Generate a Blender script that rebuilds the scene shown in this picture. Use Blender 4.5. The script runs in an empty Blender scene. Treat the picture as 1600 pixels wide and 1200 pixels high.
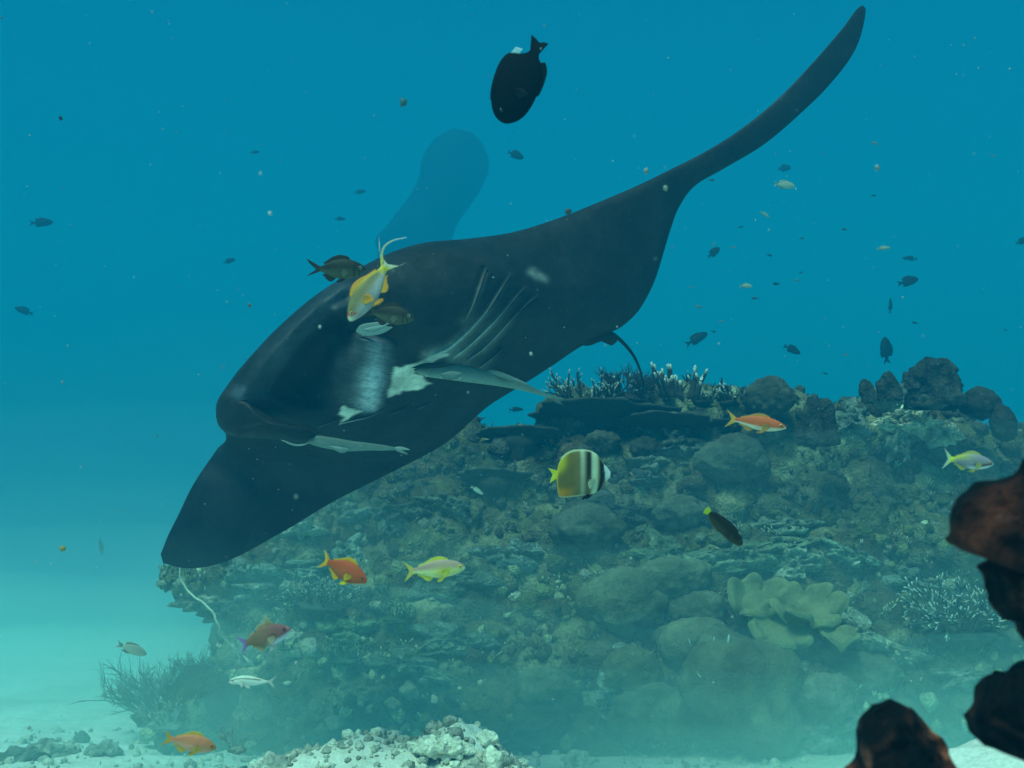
import bpy, bmesh, math, random
import numpy as np
from mathutils import Vector, Matrix, noise
random.seed(7); rng = np.random.default_rng(7)
S = bpy.context.scene
C = S.collection
# ---------------------------------------------------------------- camera
F = 1570.0                       # focal length in photo pixels (1600 px wide frame)
PITCH = math.radians(9.0)
HAZE_DENSITY = 0.064; SILT = 0.155; SILT_COL = (.55, .96, .93)
CAM = Vector((0.0, 0.0, 1.2))
cam = bpy.data.cameras.new('camera'); camo = bpy.data.objects.new('camera', cam); C.objects.link(camo)
cam.sensor_width = 36.0; cam.lens = 36.0*F/1600.0
cam.clip_start = 0.05; cam.clip_end = 400.0
camo.location = CAM; camo.rotation_euler = (math.radians(90)+PITCH, 0, 0)
cam.dof.use_dof = True; cam.dof.focus_distance = 4.2; cam.dof.aperture_fstop = 6.8
S.camera = camo
FWD = Vector((0, math.cos(PITCH), math.sin(PITCH))); UP = Vector((0, -math.sin(PITCH), math.cos(PITCH))); RT = Vector((1, 0, 0))
def at(px, py, d):
    """world point seen at photo pixel (px,py) at depth d along the view axis"""
    return CAM + FWD*d + RT*((px-800.0)/F*d) + UP*((600.0-py)/F*d)
# ---------------------------------------------------------------- light
SUN_EL, SUN_AZ = math.radians(58), math.radians(-155)     # azimuth clockwise from +Y
w = bpy.data.worlds.new('World'); S.world = w; w.use_nodes = True
nt = w.node_tree; nt.nodes.clear()
sky = nt.nodes.new('ShaderNodeTexSky'); sky.sky_type = 'NISHITA'; sky.sun_disc = False
sky.sun_elevation = SUN_EL; sky.sun_rotation = SUN_AZ
tint = nt.nodes.new('ShaderNodeMix'); tint.data_type = 'RGBA'; tint.blend_type = 'MULTIPLY'; tint.inputs[0].default_value = 1.0
tint.inputs[7].default_value = (0.006, 0.50, 0.62, 1)    # the water overhead filters the daylight
bg = nt.nodes.new('ShaderNodeBackground'); bg.inputs['Strength'].default_value = 0.12
out = nt.nodes.new('ShaderNodeOutputWorld')
nt.links.new(sky.outputs[0], tint.inputs[6]); nt.links.new(tint.outputs[2], bg.inputs[0]); nt.links.new(bg.outputs[0], out.inputs[0])
sl = bpy.data.lights.new('sun', 'SUN'); so = bpy.data.objects.new('sun', sl); C.objects.link(so)
sl.energy = 5.0; sl.angle = math.radians(24); sl.color = (1.0, 0.97, 0.88)
sd = Vector((math.sin(SUN_AZ)*math.cos(SUN_EL), math.cos(SUN_AZ)*math.cos(SUN_EL), math.sin(SUN_EL)))
so.rotation_euler = (-sd).to_track_quat('-Z', 'Y').to_euler()
S.view_settings.view_transform = 'Standard'; S.view_settings.look = 'None'; S.view_settings.gamma = 1; S.view_settings.use_curve_mapping = False
S.view_settings.exposure = 0.64
cy = S.cycles
cy.use_denoising = True
cy.max_bounces = 6; cy.diffuse_bounces = 2; cy.glossy_bounces = 2; cy.volume_bounces = 4; cy.transparent_max_bounces = 48; cy.caustics_reflective = False; cy.caustics_refractive = False
# ---------------------------------------------------------------- numeric helpers
def vhash(i, j, k, s=0):
    n = (i.astype(np.int64)*73856093) ^ (j.astype(np.int64)*19349663) ^ (k.astype(np.int64)*83492791) ^ (s*2654435761)
    n = (n ^ (n >> 13)) & 0xffffffff
    n = (n*1274126177) & 0xffffffff
    n = (n ^ (n >> 16)) & 0xffffffff
    n = (n*2246822519) & 0xffffffff
    n = n ^ (n >> 15)
    return (n & 0xffffff)/float(0xffffff)
def vnoise(P, s=0):
    I = np.floor(P).astype(np.int64); f = P-I; f = f*f*f*(f*(f*6-15)+10)
    r = 0
    for a in (0, 1):
        for b in (0, 1):
            for c in (0, 1):
                wgt = (f[:, 0] if a else 1-f[:, 0])*(f[:, 1] if b else 1-f[:, 1])*(f[:, 2] if c else 1-f[:, 2])
                r = r+wgt*vhash(I[:, 0]+a, I[:, 1]+b, I[:, 2]+c, s)
    return r*2-1
def fbm(P, octaves=4, s=0, gain=.5):
    r = 0; a = 1.0; t = 0
    for o in range(octaves):
        r = r+a*vnoise(P*(2.03**o)+o*17.3, s+o); t += a; a *= gain
    return r/t
def worley(P, s=0):
    """distance to the nearest feature point and the id hash of its cell"""
    I = np.floor(P).astype(np.int64)
    best = np.full(len(P), 9.0); cid = np.zeros(len(P))
    for a in (-1, 0, 1):
        for b in (-1, 0, 1):
            for c in (-1, 0, 1):
                i, j, k = I[:, 0]+a, I[:, 1]+b, I[:, 2]+c
                q = np.stack([i+vhash(i, j, k, s), j+vhash(i, j, k, s+1), k+vhash(i, j, k, s+2)], 1)
                d = np.linalg.norm(P-q, axis=1)
                m = d < best
                best = np.where(m, d, best); cid = np.where(m, vhash(i, j, k, s+3), cid)
    return best, cid
def spl(xs, ys, x):
    """smooth (Catmull-Rom) interpolation of ys over increasing xs"""
    xs = np.asarray(xs, float); ys = np.asarray(ys, float)
    if xs[0] > xs[-1]: xs = xs[::-1]; ys = ys[::-1]
    x = np.clip(np.asarray(x, float), xs[0], xs[-1])
    i = np.clip(np.searchsorted(xs, x, side='right')-1, 0, len(xs)-2)
    h = xs[i+1]-xs[i]; t = (x-xs[i])/h
    if ys.ndim > 1: h = h[:, None]; t = t[:, None]
    dy = np.diff(ys, axis=0); dx = np.diff(xs)
    sl_ = dy/(dx[:, None] if ys.ndim > 1 else dx)
    m = np.empty_like(ys); m[0] = sl_[0]; m[-1] = sl_[-1]
    m[1:-1] = (sl_[:-1]+sl_[1:])/2
    t2 = t*t; t3 = t2*t
    return (2*t3-3*t2+1)*ys[i]+(t3-2*t2+t)*h*m[i]+(-2*t3+3*t2)*ys[i+1]+(t3-t2)*h*m[i+1]
def path(pts, n):
    """n points evenly spread along a smooth curve through pts"""
    p = np.asarray(pts, float); d = np.r_[0, np.cumsum(np.linalg.norm(np.diff(p, axis=0), axis=1))]
    return spl(d, p, np.linspace(0, d[-1], n))
def AT(px, py, d):
    px = np.asarray(px, float)[..., None]; py = np.asarray(py, float)[..., None]; d = np.asarray(d, float)[..., None]
    return np.array(CAM)+np.array(FWD)*d+np.array(RT)*((px-800)/F*d)+np.array(UP)*((600-py)/F*d)
def project(P):
    q = np.asarray(P)-np.array(CAM); d = q@np.array(FWD)
    return 800+(q@np.array(RT))/d*F, 600-(q@np.array(UP))/d*F, d
def sstep(a, b, x):
    t = np.clip((x-a)/(b-a), 0, 1); return t*t*(3-2*t)
def mixc(a, b, t):
    return np.asarray(a)*(1-t[:, None])+np.asarray(b)*t[:, None]
def inpoly(px, py, poly):
    r = np.zeros(px.shape, bool); n = len(poly)
    for i in range(n):
        x1, y1 = poly[i]; x2, y2 = poly[(i+1) % n]
        if y1 == y2: continue
        c = ((y1 > py) != (y2 > py)) & (px < (x2-x1)*(py-y1)/(y2-y1)+x1)
        r ^= c
    return r
def polydist(px, py, pts):
    """distance in pixels to a polyline and the position (0..1) along it"""
    best = np.full(px.shape, 1e9); pos = np.zeros(px.shape); n = len(pts)-1
    for i in range(n):
        (x1, y1), (x2, y2) = pts[i], pts[i+1]
        L2 = (x2-x1)**2+(y2-y1)**2
        t = np.clip(((px-x1)*(x2-x1)+(py-y1)*(y2-y1))/L2, 0, 1)
        d = np.hypot(px-x1-t*(x2-x1), py-y1-t*(y2-y1))
        m = d < best; best = np.where(m, d, best); pos = np.where(m, (i+t)/n, pos)
    return best, pos
# ---------------------------------------------------------------- meshes
def mesh(name, V, Fs, material, col=None, smooth=True):
    V = np.ascontiguousarray(V, dtype=np.float32)
    if not isinstance(Fs, list): Fs = [Fs]
    Fs = [np.asarray(f, dtype=np.int32) for f in Fs if len(f)]
    me = bpy.data.meshes.new(name)
    me.vertices.add(len(V)); me.vertices.foreach_set('co', V.ravel())
    tot = np.concatenate([np.full(len(f), f.shape[1], np.int32) for f in Fs])
    idx = np.concatenate([f.ravel() for f in Fs])
    me.loops.add(len(idx)); me.loops.foreach_set('vertex_index', idx)
    me.polygons.add(len(tot))
    me.polygons.foreach_set('loop_start', np.r_[0, np.cumsum(tot)[:-1]].astype(np.int32))
    me.polygons.foreach_set('use_smooth', np.full(len(tot), smooth))
    me.update(calc_edges=True); me.validate()
    if col is not None:
        col = np.asarray(col, np.float32)
        if col.ndim == 1: col = np.tile(col, (len(V), 1))
        a = me.color_attributes.new('col', 'FLOAT_COLOR', 'POINT')
        a.data.foreach_set('color', np.c_[col, np.ones(len(V), np.float32)].astype(np.float32).ravel())
    me.materials.append(material)
    return me
def link(name, me, parent=None, loc=None):
    o = bpy.data.objects.new(name, me); C.objects.link(o)
    if parent is not None: o.parent = parent
    if loc is not None: o.location = loc
    return o
def tag(o, label=None, cat=None, group=None, kind=None):
    if label: o['label'] = label
    if cat: o['category'] = cat
    if group: o['group'] = group
    if kind: o['kind'] = kind
    return o
def centred(name, V, Fs, material, col=None, smooth=True, parent=None):
    """link a mesh built in world space with its origin moved to the foot of its bounding box"""
    c = np.array([(V[:, 0].min()+V[:, 0].max())/2, (V[:, 1].min()+V[:, 1].max())/2, V[:, 2].min()])
    if parent is not None:
        c = np.array(parent.location); return link(name, mesh(name, V-c, Fs, material, col, smooth), parent)
    return link(name, mesh(name, V-c, Fs, material, col, smooth), None, c)
def grid_faces(n, m, wrap=False, off=0, flip=False):
    """quads of an n x m vertex grid; wrap closes the second direction"""
    i, j = np.meshgrid(np.arange(n-1), np.arange(m if wrap else m-1), indexing='ij')
    a = i*m+j; b = i*m+(j+1) % m; c = (i+1)*m+(j+1) % m; d = (i+1)*m+j
    q = np.stack([a, b, c, d], -1).reshape(-1, 4)+off
    return q[:, ::-1] if flip else q
_ico = {}
def ico(k):
    if k not in _ico:
        b = bmesh.new(); bmesh.ops.create_icosphere(b, subdivisions=k, radius=1)
        b.verts.ensure_lookup_table()
        _ico[k] = (np.array([v.co[:] for v in b.verts]), np.array([[v.index for v in f.verts] for f in b.faces]))
        b.free()
    return _ico[k]
class Acc:
    """collects pieces into one mesh"""
    def __init__(s): s.V = []; s.F = {}; s.c = []; s.n = 0
    def add(s, V, Fs, col):
        s.V.append(V)
        for f in (Fs if isinstance(Fs, list) else [Fs]):
            f = np.asarray(f)
            if len(f): s.F.setdefault(f.shape[1], []).append(f+s.n)
        col = np.asarray(col, float); s.c.append(np.tile(col, (len(V), 1)) if col.ndim == 1 else col); s.n += len(V)
    def get(s): return np.concatenate(s.V), [np.concatenate(f) for f in s.F.values()], np.concatenate(s.c)
def frame(nrm):
    n = np.asarray(nrm, float); n = n/np.linalg.norm(n)
    a = np.cross(n, [0.3, 1, 0.1]) if abs(n[1]) < .9 else np.cross(n, [1, 0, 0])
    a /= np.linalg.norm(a); b = np.cross(n, a); return a, b, n
def tube(P, R, sides=6, cap=True):
    """tapered tube along points P with radii R"""
    P = np.asarray(P, float); R = np.asarray(R, float); n = len(P)
    T = np.gradient(P, axis=0); T /= np.linalg.norm(T, axis=1)[:, None]+1e-9
    a, b, _ = frame(T.mean(0)); th = np.linspace(0, 2*np.pi, sides, endpoint=False)
    A = a-T*(T@a)[:, None]; A /= np.linalg.norm(A, axis=1)[:, None]; B = np.cross(T, A)
    V = P[:, None]+R[:, None, None]*(A[:, None]*np.cos(th)[None, :, None]+B[:, None]*np.sin(th)[None, :, None])
    V = V.reshape(-1, 3); Fs = [grid_faces(n, sides, True)]
    if cap:
        V = np.r_[V, [P[0]-T[0]*R[0]*.5], [P[-1]+T[-1]*R[-1]*.8]]; k = n*sides; j = np.arange(sides)
        Fs.append(np.stack([np.full(sides, k), (j+1) % sides, j], 1))
        Fs.append(np.stack([np.full(sides, k+1), (n-1)*sides+j, (n-1)*sides+(j+1) % sides], 1))
    return V, Fs
def edged(px, py, poly, soft=1.6):
    """soft-edged mask of a polygon"""
    d, _ = polydist(px, py, list(poly)+[poly[0]]); return sstep(-soft, soft, np.where(inpoly(px, py, poly), d, -d))
def pillow(outline, depth, thick, n=96, m=20, front=1.0, back=1.0, power=.5, centre=None):
    """closed body inflated from an outline given at a distance; outline points are (px, py[, extra depth])"""
    o = np.array([(*q, 0)[:3] for q in outline], float)
    o = path(np.r_[o, o[:1]], n+1)[:-1]
    c = o.mean(0) if centre is None else np.array([*centre, 0.0]); r = np.linspace(0, 1, m)**.75
    h = np.maximum(1-r**2, 0)**power
    rings = c[None, None]+(o-c)[None]*r[:, None, None]
    def side(sgn, k): return AT(rings[..., 0], rings[..., 1], depth+rings[..., 2]-sgn*k*thick*h[:, None])
    f = side(1, front)[1:].reshape(-1, 3); b = side(-1, back)[1:-1].reshape(-1, 3)
    cf = side(1, front)[0, :1]; cb = side(-1, back)[0, :1]
    V = np.r_[f, b, cf, cb]; nf = len(f); nb = len(b); j = np.arange(n)
    Fs = [grid_faces(m-1, n, True)]
    Fs.append(grid_faces(m-2, n, True, nf, True))
    last = nf+(m-3)*n; rim = (m-2)*n
    Fs.append(np.stack([last+j, rim+j, rim+(j+1) % n, last+(j+1) % n], 1))
    Fs.append(np.stack([np.full(n, nf+nb), (j+1) % n, j], 1)); Fs.append(np.stack([np.full(n, nf+nb+1), nf+j, nf+(j+1) % n], 1))
    return V, Fs
# ---------------------------------------------------------------- materials
def mat(name, col=None, rough=.8, spec=.15, vary=None, bump=None, spots=None, lines=None):
    """colour from the mesh's own 'col' attribute (or a constant), grain, fine relief"""
    m = bpy.data.materials.new(name); m.use_nodes = True; t = m.node_tree; b = t.nodes['Principled BSDF']
    b.inputs['Roughness'].default_value = rough; b.inputs['Specular IOR Level'].default_value = spec
    N = t.nodes.new; L = t.links.new
    co = N('ShaderNodeTexCoord').outputs['Object']
    if col is None:
        a = N('ShaderNodeAttribute'); a.attribute_name = 'col'; c = a.outputs['Color']
    else:
        a = N('ShaderNodeRGB'); a.outputs[0].default_value = (*col, 1); c = a.outputs[0]
    if vary:
        for sc, amt in vary:
            n = N('ShaderNodeTexNoise'); n.inputs['Scale'].default_value = sc; n.inputs['Detail'].default_value = 5; n.inputs['Roughness'].default_value = .65
            L(co, n.inputs['Vector'])
            r = N('ShaderNodeMapRange'); r.inputs[1].default_value = .3; r.inputs[2].default_value = .7; r.inputs[3].default_value = 1-amt; r.inputs[4].default_value = 1+amt
            L(n.outputs[0], r.inputs[0])
            x = N('ShaderNodeVectorMath'); x.operation = 'SCALE'; L(c, x.inputs[0]); L(r.outputs[0], x.inputs['Scale']); c = x.outputs[0]
    if spots:
        sc, size, scol, thin = spots
        v = N('ShaderNodeTexVoronoi'); v.inputs['Scale'].default_value = sc; L(co, v.inputs['Vector'])
        r = N('ShaderNodeMapRange'); r.inputs[1].default_value = size; r.inputs[2].default_value = size*.6; L(v.outputs['Distance'], r.inputs[0])
        n = N('ShaderNodeTexNoise'); n.inputs['Scale'].default_value = sc*.12; L(co, n.inputs['Vector'])
        r2 = N('ShaderNodeMapRange'); r2.inputs[1].default_value = thin; r2.inputs[2].default_value = thin+.1; L(n.outputs[0], r2.inputs[0])
        mu = N('ShaderNodeMath'); mu.operation = 'MULTIPLY'; L(r.outputs[0], mu.inputs[0]); L(r2.outputs[0], mu.inputs[1])
        x = N('ShaderNodeMix'); x.data_type = 'RGBA'; L(mu.outputs[0], x.inputs[0]); L(c, x.inputs[6]); x.inputs[7].default_value = (*scol, 1); c = x.outputs[2]
    L(c, b.inputs['Base Color'])
    h = None
    for kind, sc, st in (bump or []):
        if kind == 'cells':
            n = N('ShaderNodeTexVoronoi'); n.inputs['Scale'].default_value = sc; s = n.outputs['Distance']
        else:
            n = N('ShaderNodeTexNoise'); n.inputs['Scale'].default_value = sc; n.inputs['Detail'].default_value = 6; s = n.outputs[0]
        L(co, n.inputs['Vector'])
        k = N('ShaderNodeBump'); k.inputs['Strength'].default_value = st; k.inputs['Distance'].default_value = 1/sc
        L(s, k.inputs['Height'])
        if h: L(h, k.inputs['Normal'])
        h = k.outputs[0]
    if h: L(h, b.inputs['Normal'])
    return m
def volume(name, col, density, absorb=(0, 0, 0)):
    m = bpy.data.materials.new(name); m.use_nodes = True; t = m.node_tree; t.nodes.clear()
    v = t.nodes.new('ShaderNodeVolumePrincipled'); o = t.nodes.new('ShaderNodeOutputMaterial'); t.links.new(v.outputs[0], o.inputs['Volume'])
    v.inputs['Color'].default_value = (*col, 1); v.inputs['Density'].default_value = density; v.inputs['Absorption Color'].default_value = (*absorb, 1)
    return m
M_SAND = mat('sand', None, .9, .05, [(1.2, .12), (9, .10), (60, .12)], [('noise', 14, .5), ('noise', 90, .5)])
M_ROCK = mat('reef_rock', None, .9, .08, [(3, .35), (14, .45), (60, .4)], [('noise', 18, .8), ('cells', 60, .6), ('noise', 130, .5)])
M_PALE = mat('pale_rock', None, .9, .05, [(5, .2), (30, .3)], [('noise', 22, .8), ('cells', 70, .5)])
M_BOULDER = mat('boulder_coral', None, .85, .1, [(2.5, .2), (12, .2), (55, .25)], [('cells', 110, .7), ('noise', 14, .35)])
M_LEATHER = mat('leather_coral', None, .8, .1, [(4, .15), (40, .2)], [('cells', 160, .5)])
M_BRANCH = mat('branching_coral', None, .85, .08, [(25, .3)], [('cells', 150, .6)])
M_WORT = mat('crust', None, .9, .05, [(8, .3), (40, .4)], [('cells', 55, .8), ('noise', 120, .6)])
M_SKIN = mat('ray_skin', None, .48, .12, [(2.2, .35), (9, .25), (40, .25)], [('noise', 60, .10), ('noise', 9, .08)])
M_FISH = mat('fish_scales', None, .5, .12, [(40, .12)], [('cells', 320, .25)])
M_FIN = mat('fish_fin', None, .55, .08, [(60, .15)])
M_EYE = mat('fish_eye', None, .1, .5)
M_DIM = mat('dark_fish', None, .7, .03)
M_SNOW = mat('plankton', None, .6, .1)
# ---------------------------------------------------------------- sea floor, water
def ground_depth(py):
    s = math.sin(PITCH)+(600-py)/F*math.cos(PITCH); return -CAM.z/s if s < -.01 else 99
def ground_h(P2):
    """height of the sand at (x, y)"""
    P = np.c_[P2, np.zeros(len(P2))]
    z = .05*fbm(P*.8, 3, 3)+.018*fbm(P*3.1, 3, 5)
    z -= .075*np.maximum(P2[:, 1]-6.5, 0)**2/(np.maximum(P2[:, 1]-6.5, 0)+7)      # the bottom falls away behind the reef
    near = np.exp(-((P2[:, 1]-3)/9)**2)
    z += near*(.012*np.sin(P2[:, 1]*16+3*fbm(P*1.2, 2, 9)+P2[:, 0]*2.0)*sstep(-.3, .4, vnoise(P*.6, 4)))
    z += .004*fbm(P*14, 3, 7)*near
    for x, y, rx, ry, h in BANKS:
        g = np.exp(-(((P2[:, 0]-x)/rx)**2+((P2[:, 1]-y)/ry)**2)); z += g*h*(1+(.28 if y > 4 else .16)*fbm(P*(4.5 if y > 4 else 2), 4, 11))
    return z
def gxy(px, py, z=0.0):
    d = ground_depth(py); p = at(px, py, d); return p.x, p.y
BANKS = [(-.72, 4.72, .66, .62, .29), (-.16, 4.75, .34, .45, .21), (-2.4, 5.8, .7, .5, .05), (2.4, 3.55, 2.2, .62, .62)]
def axis(lo, hi, a, b, n, k):
    """positions dense between a and b, spreading out to lo and hi"""
    c = np.linspace(a, b, n); g = np.linspace(0, 1, k+1)[1:]**2.6
    return np.r_[(a-(a-lo)*g)[::-1], c, b+(hi-b)*g]
def ground_hit(px, py):
    """distance at which the sand is met behind a photo pixel"""
    d = np.linspace(2.2, 16, 600); P = AT(np.full(600, px), np.full(600, py), d); b = np.where(P[:, 2] < ground_h(P[:, :2]))[0]
    return float(d[b[0]]) if len(b) else 16.0
gx = axis(-90, 90, -4.2, 4.2, 420, 30); gy = axis(-90, 90, 2.0, 9.0, 420, 30)
X, Y = np.meshgrid(gx, gy, indexing='ij'); P2 = np.c_[X.ravel(), Y.ravel()]
zs = ground_h(P2); Pn = np.c_[P2, zs]
sc_ = mixc((.74, .73, .64), (.84, .84, .78), sstep(-.5, .5, fbm(Pn*1.6, 4, 21)))
rub = sstep(.12, .5, fbm(Pn*np.array([5, 5, 5]), 4, 23))*sstep(4.6, 5.6, P2[:, 1])*.2
sc_ = mixc(sc_, (.30, .30, .24), rub)
onb = np.exp(-((P2[:, 0]+.55)/.9)**2-((P2[:, 1]-4.75)/.75)**2)
sc_ = mixc(sc_, (.78, .78, .64), onb*(.25+.6*sstep(-.1, .35, fbm(Pn*11, 4, 29)))*.8)
Pn[:, 2] += onb*(.016*fbm(Pn*9, 4, 27)+.009*(.5-worley(Pn*16, 5)[0]))
sand = link('sand_seabed', mesh('sand_seabed', Pn, grid_faces(len(gx), len(gy), flip=True), M_SAND, sc_)); tag(sand, kind='structure')
def boxmesh(name, lo, hi, m):
    V = np.array([[(lo, hi)[(i >> k) & 1][k] for k in range(3)] for i in range(8)], float)
    return mesh(name, V, np.array([[0, 2, 3, 1], [4, 5, 7, 6], [0, 1, 5, 4], [2, 6, 7, 3], [0, 4, 6, 2], [1, 3, 7, 5]]), m, smooth=False)
haze = link('haze', boxmesh('haze', (-95, -95, -8.5), (95, 95, 19), volume('haze', (.004, .19, .35), HAZE_DENSITY, (0, .25, .2)))); tag(haze, kind='stuff')
def silt(zt, amp, density, y0, ramp, seed, far, left):
    """one low layer of stirred-up sediment, thicker and higher over the open sand than over the reef"""
    n, m = 100, 70; xs = np.linspace(-22, 10, n); ys = np.linspace(y0, 26, m)
    X, Y = np.meshgrid(xs, ys, indexing='ij'); P = np.c_[X.ravel(), Y.ravel(), np.zeros(X.size)]
    edge = np.minimum.reduce([sstep(left, left*.5, P[:, 0]), 1-sstep(4.5, 10, P[:, 0]), sstep(y0, y0+ramp, P[:, 1]), 1-sstep(6.6, far, P[:, 1])])
    tall = 1-.40*sstep(-2.4, .2, P[:, 0])*min(1, max(0, (zt-.35)/.5))
    top = P.copy(); top[:, 2] = -1.7+(1.7+zt*tall+amp*fbm(P*.45, 3, seed))*np.maximum(edge, .02)
    bot = P.copy(); bot[:, 2] = -1.8; k = n*m
    rim = np.r_[np.arange(m), np.arange(2*m-1, k, m), np.arange(k-2, k-m-1, -1), np.arange((n-2)*m, 0, -m)]
    j = np.arange(len(rim)); j2 = (j+1) % len(rim)
    side = np.stack([rim[j], rim[j2], rim[j2]+k, rim[j]+k], 1)
    return mesh('silt_cloud', np.r_[top, bot], [grid_faces(n, m, flip=True), grid_faces(n, m, off=k), side], volume('silt', SILT_COL, density))
for zt, amp, dn, y0, rp, sd_, far, lf in ((.22, .06, 1.2, 4.2, 1.0, 1, 9, -2.2), (.42, .12, 1.0, 4.1, 1.1, 2, 11, -3.4), (.65, .16, .85, 4.1, 1.2, 3, 14, -7), (.95, .18, .55, 4.1, 1.5, 4, 17, -14), (1.3, .22, .28, 4.3, 2.0, 5, 21, -20), (1.75, .28, .19, 4.6, 2.5, 6, 24, -22), (2.3, .35, .12, 4.8, 2.8, 7, 26, -22), (3.0, .4, .07, 5.0, 3.0, 8, 26, -22), (1.35, .3, .62, 4.0, 1.2, 9, 9, -3.4), (2.1, .4, .48, 4.2, 1.2, 10, 9.5, -2.4), (2.9, .4, .36, 4.5, 1.2, 11, 9.5, -2.2)):
    tag(link('silt_cloud', silt(zt, amp, SILT*dn, y0, rp, sd_, far, lf)), 'pale sediment hanging in the water low over the sand', 'silt', 'layers of silt over the seabed', 'stuff')
# ---------------------------------------------------------------- reef rock
TOP = [(250, 900), (300, 895), (350, 850), (450, 770), (560, 715), (700, 672), (748, 664), (768, 712), (795, 705), (830, 684), (870, 668), (905, 628), (960, 610), (1100, 618), (1150, 612), (1236, 640), (1252, 705), (1268, 672), (1310, 672), (1360, 650), (1440, 634), (1500, 628), (1560, 675), (1592, 715), (1700, 740), (1800, 770)]
def top_y(x): return np.interp(x, [p[0] for p in TOP], [p[1] for p in TOP])
LEFT = [(870, 275), (930, 300), (965, 350), (1000, 395), (1030, 395), (1060, 345), (1100, 275), (1140, 215), (1200, 200)]
def left_x(y): return np.interp(y, [p[0] for p in LEFT], [p[1] for p in LEFT])
def reef_depth(y): return 6.05+np.interp(y, [560, 700, 850, 1000, 1130], [1.75, 1.35, .85, .35, -.1])
acc = Acc(); R_ = random.Random(3)
def blob_px(px, py, r, d=None, k=5):
    d = d or reef_depth(py)
    c = np.array(at(px, py, d)); rw = r/F*d
    c = c+np.array(FWD)*rw*.55
    V, Fc = ico(k); P = V*rw*np.array([1+.25*R_.uniform(-1, 1), .9, 1+.2*R_.uniform(-1, 1)])+c
    n = V
    w1, id1 = worley(P*4.2, 2); w2, _ = worley(P*11, 8)
    disp = rw*(.22*fbm(P*2.2, 3, 5)+.05)+.075*(.55-w1)+.028*(.5-w2)+.03*fbm(P*9, 3, 6)
    P = P+n*disp[:, None]
    tone = np.array([(.050, .040, .030), (.058, .058, .032), (.075, .072, .055), (.058, .052, .036), (.11, .115, .085), (.040, .044, .034), (.05, .05, .03)])[np.minimum((id1*7).astype(int), 6)]
    tone = tone*(.75+.5*sstep(-.4, .4, fbm(P*6, 3, 12)))[:, None]
    crust = sstep(.22, .42, fbm(P*3.3, 4, 14))*.45
    tone = mixc(tone, (.15, .16, .115), crust)
    acc.add(P, Fc, tone)
xs = np.arange(250, 1760, 74)
for x in xs:
    y0 = top_y(x)
    y = y0+66
    while y < 1235:
        xx = x+R_.uniform(-24, 24); yy = y+R_.uniform(-18, 18); r = R_.uniform(62, 88)
        if xx-r*.8 > left_x(yy): blob_px(xx, yy, r)
        y += 68
for x, y, r in ((752, 700, 36), (730, 712, 45), (1266, 690, 26), (1275, 730, 40), (1225, 668, 34), (1590, 745, 40), (885, 690, 40), (842, 712, 36), (310, 905, 34), (345, 910, 40), (385, 900, 42), (300, 925, 22), (430, 1010, 30), (410, 985, 34), (395, 1000, 25), (268, 905, 16), (284, 922, 14)): blob_px(x, y, r, k=4)
# mass of the reef behind the visible face, down to the sand
for x, y, d, r in ((520, 985, 7.3, 190), (700, 960, 7.5, 210), (900, 930, 7.8, 220), (1080, 880, 8.0, 220), (1270, 890, 8.0, 190), (1450, 880, 8.0, 210), (1650, 910, 8.0, 190), (1850, 930, 8.0, 190)): blob_px(x, y, r, d, 4)
RV, RF, RC = acc.get()
reef = link('rock_reef', mesh('rock_reef', RV, RF, M_ROCK, RC*np.array([1.75, 1.75, 1.35]))); tag(reef, kind='structure')
# depth of the rock face as seen from the camera, for seating what grows on it
zx, zy, zd = project(RV)
ZB = np.full((140, 200), 99.0)          # 10-pixel cells, x -100..1900, y 0..1400
ii = ((zy)/10).astype(int); jj = ((zx+100)/10).astype(int); ok = (ii >= 0) & (ii < 140) & (jj >= 0) & (jj < 200)
np.minimum.at(ZB, (ii[ok], jj[ok]), zd[ok])
for _ in range(3):
    e = np.pad(ZB, 1, constant_values=99.0); nb = np.minimum.reduce([e[:-2, 1:-1], e[2:, 1:-1], e[1:-1, :-2], e[1:-1, 2:]]); ZB = np.where(ZB > 90, nb, ZB)
def zbuf(px, py):
    i = np.clip((np.asarray(py)/10).astype(int), 0, 139); j = np.clip(((np.asarray(px)+100)/10).astype(int), 0, 199); return ZB[i, j]
def seat(px, py):
    z = float(zbuf(px, py)); g = ground_hit(px, py) if py > 1050 else 99
    return min(z if z < 90 else float(reef_depth(py)), g)
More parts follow.
